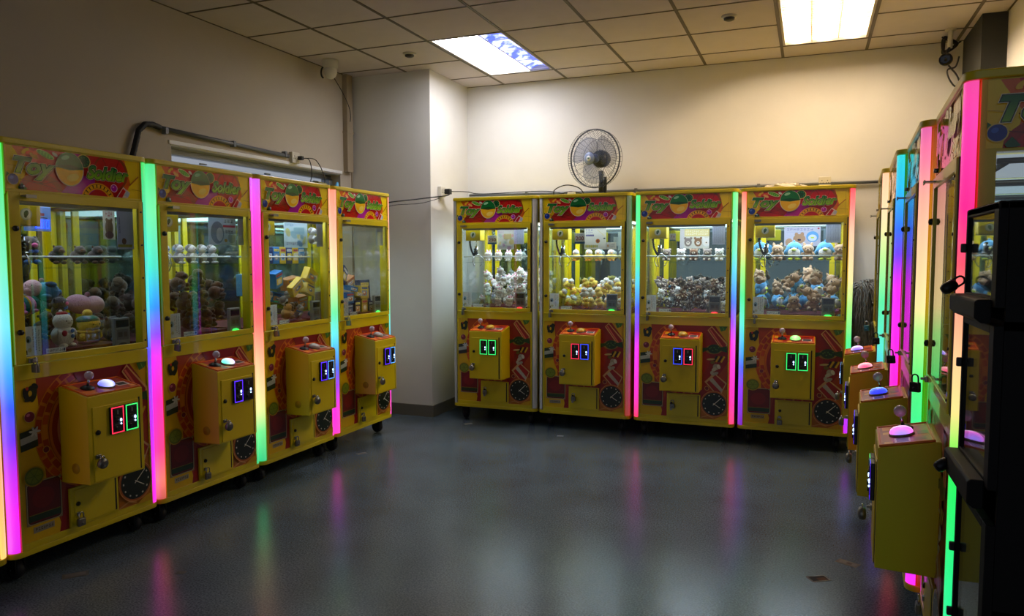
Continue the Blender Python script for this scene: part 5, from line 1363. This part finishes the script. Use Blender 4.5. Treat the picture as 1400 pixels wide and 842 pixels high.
def cable(pts, label, r=.0035, plug=None, n=8):
    # smooth the path
    P = [Vector(p) for p in pts]; out = []
    for i in range(len(P)-1):
        p0, p1, p2, p3 = P[max(i-1, 0)], P[i], P[i+1], P[min(i+2, len(P)-1)]
        for k in range(n):
            t = k/n
            out.append(.5*((2*p1)+(p2-p0)*t+(2*p0-5*p1+4*p2-p3)*t*t+(3*p1-p0-3*p2+p3)*t**3))
    out.append(P[-1])
    o = empty('power_cable', None, label, 'cable') if plug else None
    m = MB().tube(out, r, 6)
    if not plug: return tag(m.build('power_cable', RUB), label, 'cable')
    m.build('cord', RUB, o); MB().box(*plug, .004).build('plug', BLK, o)
    return o
cable([(XL+.07, 4.86, 2.155), (XL+.11, 4.88, 2.14), (XL+.16, 4.84, 2.02), (XL+.17, 4.77, 1.885), (XL+.24, 4.72, 1.8765)], 'black cable drooping from the left wall socket, nearer the camera', plug=(XL+.036, XL+.075, 4.83, 4.86, 2.14, 2.17))
cable([(XL+.06, 4.89, 2.16), (XL+.10, 4.98, 2.15), (XL+.14, 5.03, 2.02), (XL+.15, 5.0, 1.89), (XL+.22, 4.96, 1.8765)], 'black cable drooping from the left wall socket, nearer the column')
cable([(-2.93, 5.83, 1.94), (-2.92, 5.78, 1.91), (-3.0, 5.45, 1.86), (-3.20, 5.14, 1.80), (-3.4, 5.08, 1.70)], 'thick black cable from the column socket to the last left machine', .005, plug=(-2.964, -2.915, 5.815, 5.865, 1.925, 1.97))
cable([(-2.955, 5.70, 1.88), (-3.02, 5.48, 1.825), (-3.16, 5.2, 1.785), (-3.4, 5.1, 1.66)], 'thin black cable under the thick one beside the column', .003)
cable([(-2.93, 5.86, 1.95), (-2.86, 6.05, 1.96), (-2.80, 6.28, 1.958), (-2.2, 6.325, 1.965), (-1.95, 6.28, 1.90)], 'black cable running from the column socket along the back wall', .004)
cable([(-2.05, 6.1, 1.876), (-2.02, 6.0, 1.94), (-1.90, 5.95, 1.975), (-1.80, 6.0, 1.95), (-1.76, 6.05, 1.88)], 'black cable loop on top of the yellow chick machine left of the fan', .0045)
cable([(-1.98, 5.9, 1.876), (-1.86, 5.86, 1.91), (-1.78, 5.88, 1.905), (-1.72, 5.94, 1.88)], 'low black cable on top of the yellow chick machine', .004)

# ------------------------------------------------------------------ items on top of machines
rng = random.Random(9)
pb = MB()
vs = []; fs = []
nu, nv = 22, 10
for j in range(nv+1):
    for i in range(nu):
        t = 2*PI*i/nu; ph = (PI/2)*j/nv
        r1 = 1+.16*math.sin(5*t+j)+.10*rng.uniform(-1, 1)
        vs.append((.18*r1*math.cos(t)*math.cos(ph), .11*r1*math.sin(t)*math.cos(ph), max(0, .05*math.sin(ph)*(1+.35*rng.uniform(-1, 1)))))
for j in range(nv):
    for i in range(nu): fs.append((j*nu+i, j*nu+(i+1) % nu, (j+1)*nu+(i+1) % nu, (j+1)*nu+i))
fs.append(tuple(range(nu))[::-1])
bagm = pbr('white_plastic_film', '#c9bfae', .35, bump=.4, bscale=40)
o = pb.add(vs, fs, 0, None, False).build('plastic_bag', bagm, None, Matrix.Translation((-.19, 6.0, 1.872)))
tag(o, 'crumpled white plastic bag lying on top of the blue penguin machine', 'plastic bag')
o = empty('cardboard_box', Matrix.Translation((-3.42, 4.62, 1.871)) @ Matrix.Rotation(.2, 4, 'Z'), 'small olive cardboard box on top of the last left machine', 'box')
MB().box(-.05, .05, -.07, .07, 0, .05, .003).build('carton', pbr('olive_card', '#6c6434', .7), o)
MB().box(-.055, .055, -.075, .075, .05, .062, .002).build('lid', pbr('olive_card_lid', '#7c7440', .7), o)
o = empty('toy_figure', Matrix.Translation((-3.40, 4.80, 1.871)), 'small bright blue toy on top of the last left machine beside the olive box', 'toy')
MB().ell((0, 0, .024), (.034, .045, .026)).build('body', pbr('blue_toy', '#3c8cc8', .5), o)
MB().tube([(0, .03, .035), (0, .055, .062), (0, .062, .085)], .012, 8, radii=[.016, .014, .007]).build('tail', pbr('blue_toy_tail', '#5aa8dc', .5), o)
tag(MB().tube([(0, 0, 0), (.0, .02, .018), (.0, .045, .006), (.01, .06, .002)], .008, 7).build('paper_scrap', WHITEP, None, Matrix.Translation((-3.3, 4.96, 1.879))), 'white twist of paper on top of the last left machine', 'paper scrap')
tag(MB().box(-.05, .05, -.015, .015, 0, .02, .004).box(-.04, -.02, -.016, .016, .019, .023, .001).build('power_strip', WHITEP, None, Matrix.Translation((-2.24, 6.05, 1.871))), 'small white power strip on top between the bunny and chick machines', 'power strip')
tag(MB().box(-.03, .03, -.02, .02, 0, .03, .006).build('adapter_plug', WHITEP, None, Matrix.Translation((-1.80, 5.78, 1.871))), 'small white adapter on top of the yellow chick machine by the fan', 'adapter')

# ------------------------------------------------------------------ ceiling devices
o = empty('dome_camera', Matrix.Translation((-3.60, 5.08, CZ-.001)), 'white dome security camera on the ceiling by the left wall', 'security camera')
MB().lathe([(.001, 0), (.062, 0), (.066, -.015), (.062, -.055), (.05, -.065)], 24).build('mount_cup', WHITEP, o)
MB().ell((0, 0, -.085), (.052, .052, .062), seg=20, rings=12).build('camera_ball', WHITEP, o)
lm = MB()
lm.tube([(-.030+.045*math.cos(t)*.6, -.044, -.10+.045*math.sin(t)) for t in [PI*.6+PI*.8*k/8 for k in range(9)]], .007, 8).build('lens_slot', BLK, o)
cable([(-3.60, 5.13, CZ-.13), (-3.62, 5.28, CZ-.22), (-3.66, 5.42, CZ-.30), (-3.70, 5.50, CZ-.36), (-3.74, 5.55, CZ-.40)], 'thin dark cable hanging from the dome security camera to the trunking', .003)
o = empty('bullet_camera', Matrix.Translation((.865, 6.02, CZ)), 'round security camera on a ceiling bracket by the dark pillar', 'security camera')
MB().cyl((0, 0, -.002), (0, 0, -.012), .035, n=18).cyl((0, 0, -.01), (0, 0, -.13), .016, n=14).build('bracket', WHITEP, o)
MB().tube([(0, 0, -.12), (-.02, -.03, -.16), (-.03, -.06, -.20)], .009, 8).build('arm', BLK, o)
cm = Matrix.Translation((-.035, -.09, -.225)) @ Matrix.Rotation(math.radians(-10), 4, 'Z') @ Matrix.Rotation(PI/2+.2, 4, 'X')
co = MB().lathe([(.001, -.10), (.034, -.10), (.042, -.06), (.043, .03), (.040, .04)], 22, M=cm, closed=False).build('camera_body', pbr('camera_grey', '#4a463c', .4), o)
MB().lathe([(.040, .034), (.037, .036), (.018, .032), (.001, .036)], 22, M=cm, closed=False).build('lens', pbr('lens_black', '#08080a', .12), co)
def loop(c, r, n, seed):
    rng = random.Random(seed); return [(c[0]+r*(1+.3*rng.uniform(-1, 1))*math.cos(2.1*k), c[1]+.02*rng.uniform(-1, 1), c[2]+r*(1+.4*rng.uniform(-1, 1))*math.sin(2.1*k)) for k in range(n)]
cable([(.83, 6.14, CZ-.02)]+loop((.87, 6.14, CZ-.08), .05, 12, 4)+[(.95, 6.14, CZ-.06)], 'tangled bundle of black cables at the ceiling beside the round camera', .006)
cable([(.86, 6.20, CZ-.005), (.855, 6.20, CZ-.12), (.88, 6.19, CZ-.20), (.93, 6.19, CZ-.27), (.955, 6.19, CZ-.33), (.93, 6.19, CZ-.36), (.89, 6.19, CZ-.30), (.88, 6.19, CZ-.24), (.93, 6.20, CZ-.22), (.95, 6.20, CZ-.15)], 'black cable loop dangling below the tangled ceiling cables', .006)
for (x, y, lab) in ((-2.912, 5.14, 'round smoke detector on the ceiling tile left of the blue tray light'), (-.53, 5.15, 'round smoke detector on the ceiling between the two lights')):
    o = empty('smoke_detector', Matrix.Translation((x, y, CZ-.001)), lab, 'smoke detector', 'ceiling smoke detectors')
    MB().lathe([(.001, 0), (.05, 0), (.05, -.008), (.045, -.012), (.001, -.012)], 24).build('base_ring', WHITEP, o)
    MB().lathe([(.036, -.010), (.034, -.024), (.02, -.030), (.001, -.030)], 22, closed=False).build('sensor_cap', pbr('detector_dark', '#2c2824', .5), o)

# ------------------------------------------------------------------ shaggy mop in the corner
mop = empty('floor_mop', Matrix.Translation((.40, 6.02, 0)), 'shaggy dark grey mop standing head up in the gap right of the back row', 'mop')
MB().cyl((.02, .0, 0), (.0, .16, 1.12), .012, n=10).build('handle', pbr('mop_handle', '#6a6660', .5), mop)
rng = random.Random(12); mm_ = MB()
for k in range(420):
    t = rng.uniform(0, 2*PI); r0 = rng.uniform(.0, .08); L_ = rng.uniform(.30, .62)
    x, y, z = r0*math.cos(t), .13+r0*.6*math.sin(t), 1.19-r0*.5+rng.uniform(-.03, .02)
    ox, oy = rng.uniform(.04, .13)*math.cos(t), rng.uniform(.02, .07)*math.sin(t)
    pts = []
    for q in range(7):
        u = q/6; sp = math.sin(u*PI/2)
        pts.append((x+ox*sp+.012*math.sin(9*u+k), y+oy*sp+.010*math.cos(8*u+2*k), z+.03*math.sin(PI*u)-L_*u*u))
    mm_.tube(pts, .005, 4, cap=False, radii=[.005*(1-.7*q/6) for q in range(7)])
mm_.build('mop_head', pbr('grey_mop_yarn', '#85817c', .95, var=.4, vscale=30), mop)

# ------------------------------------------------------------------ paper scraps on the floor
def scrap(x, y, w, h, rot, label, col, pic=None):
    a = Art(-w/2, w/2, -h/2, h/2, -.0012)
    a.rect(-w/2, w/2, -h/2, h/2, col)
    if pic:
        for (u0, u1, v0, v1, c) in pic: a.rect(u0*w, u1*w, v0*h, v1*h, c)
    a.mb.box(-w/2, w/2, -.0010, -.0001, -h/2, h/2, 0, 0, lin(col))
    o = a.mb.build('paper_card', PAPER, None, Matrix.Translation((x, y, .0002)) @ Matrix.Rotation(rot, 4, 'Z') @ Matrix.Rotation(-PI/2, 4, 'X'))
    return tag(o, label, 'paper card', 'paper cards dropped on the floor')
scrap(.065, 3.363, .085, .055, .55, 'dark picture card with white edge on the floor at the right', '#b8b4ac', [(-.44, .44, -.40, .40, '#241c18'), (-.1, .34, -.38, .1, '#6e4428')])
scrap(.189, 3.585, .095, .05, -.5, 'pale printed card on the floor in front of the nearest right row machine', '#8e8880', [(-.4, .4, -.3, .3, '#a09a92'), (-.05, .2, -.2, .2, '#7a6a64')])
scrap(-2.94, 2.212, .10, .055, .9, 'beige card on the floor below the snowman machine', '#7c7870', [(-.4, .4, -.3, .3, '#8e8a80')])
scrap(-2.53, 2.399, .04, .03, .3, 'tiny pale paper scrap by the pink reflection on the floor', '#6c6a68')
scrap(-1.759, 5.38, .05, .03, .2, 'small white paper scrap on the floor before the yellow chick machine', '#a8acb0')
scrap(-2.60, 5.50, .07, .04, .8, 'white paper scrap on the floor under the white bunny machine', '#a8a8a4')
scrap(-2.90, 4.38, .07, .04, 1.0, 'pale paper scrap on the floor beside the last left machine', '#98968c')

# ------------------------------------------------------------------ world and colour management
w = bpy.data.worlds.new('world'); SC.world = w; w.use_nodes = True
w.node_tree.nodes['Background'].inputs['Color'].default_value = (.66, .72, .84, 1)
w.node_tree.nodes['Background'].inputs['Strength'].default_value = .46
SC.view_settings.view_transform = 'Standard'; SC.view_settings.look = 'None'
SC.view_settings.exposure = 0; SC.view_settings.gamma = 1; SC.view_settings.use_curve_mapping = False
cy = SC.cycles
cy.use_denoising = True
cy.max_bounces = 7; cy.diffuse_bounces = 4; cy.glossy_bounces = 4; cy.transmission_bounces = 4; cy.transparent_max_bounces = 24
cy.caustics_reflective = False; cy.caustics_refractive = False; cy.sample_clamp_indirect = 4
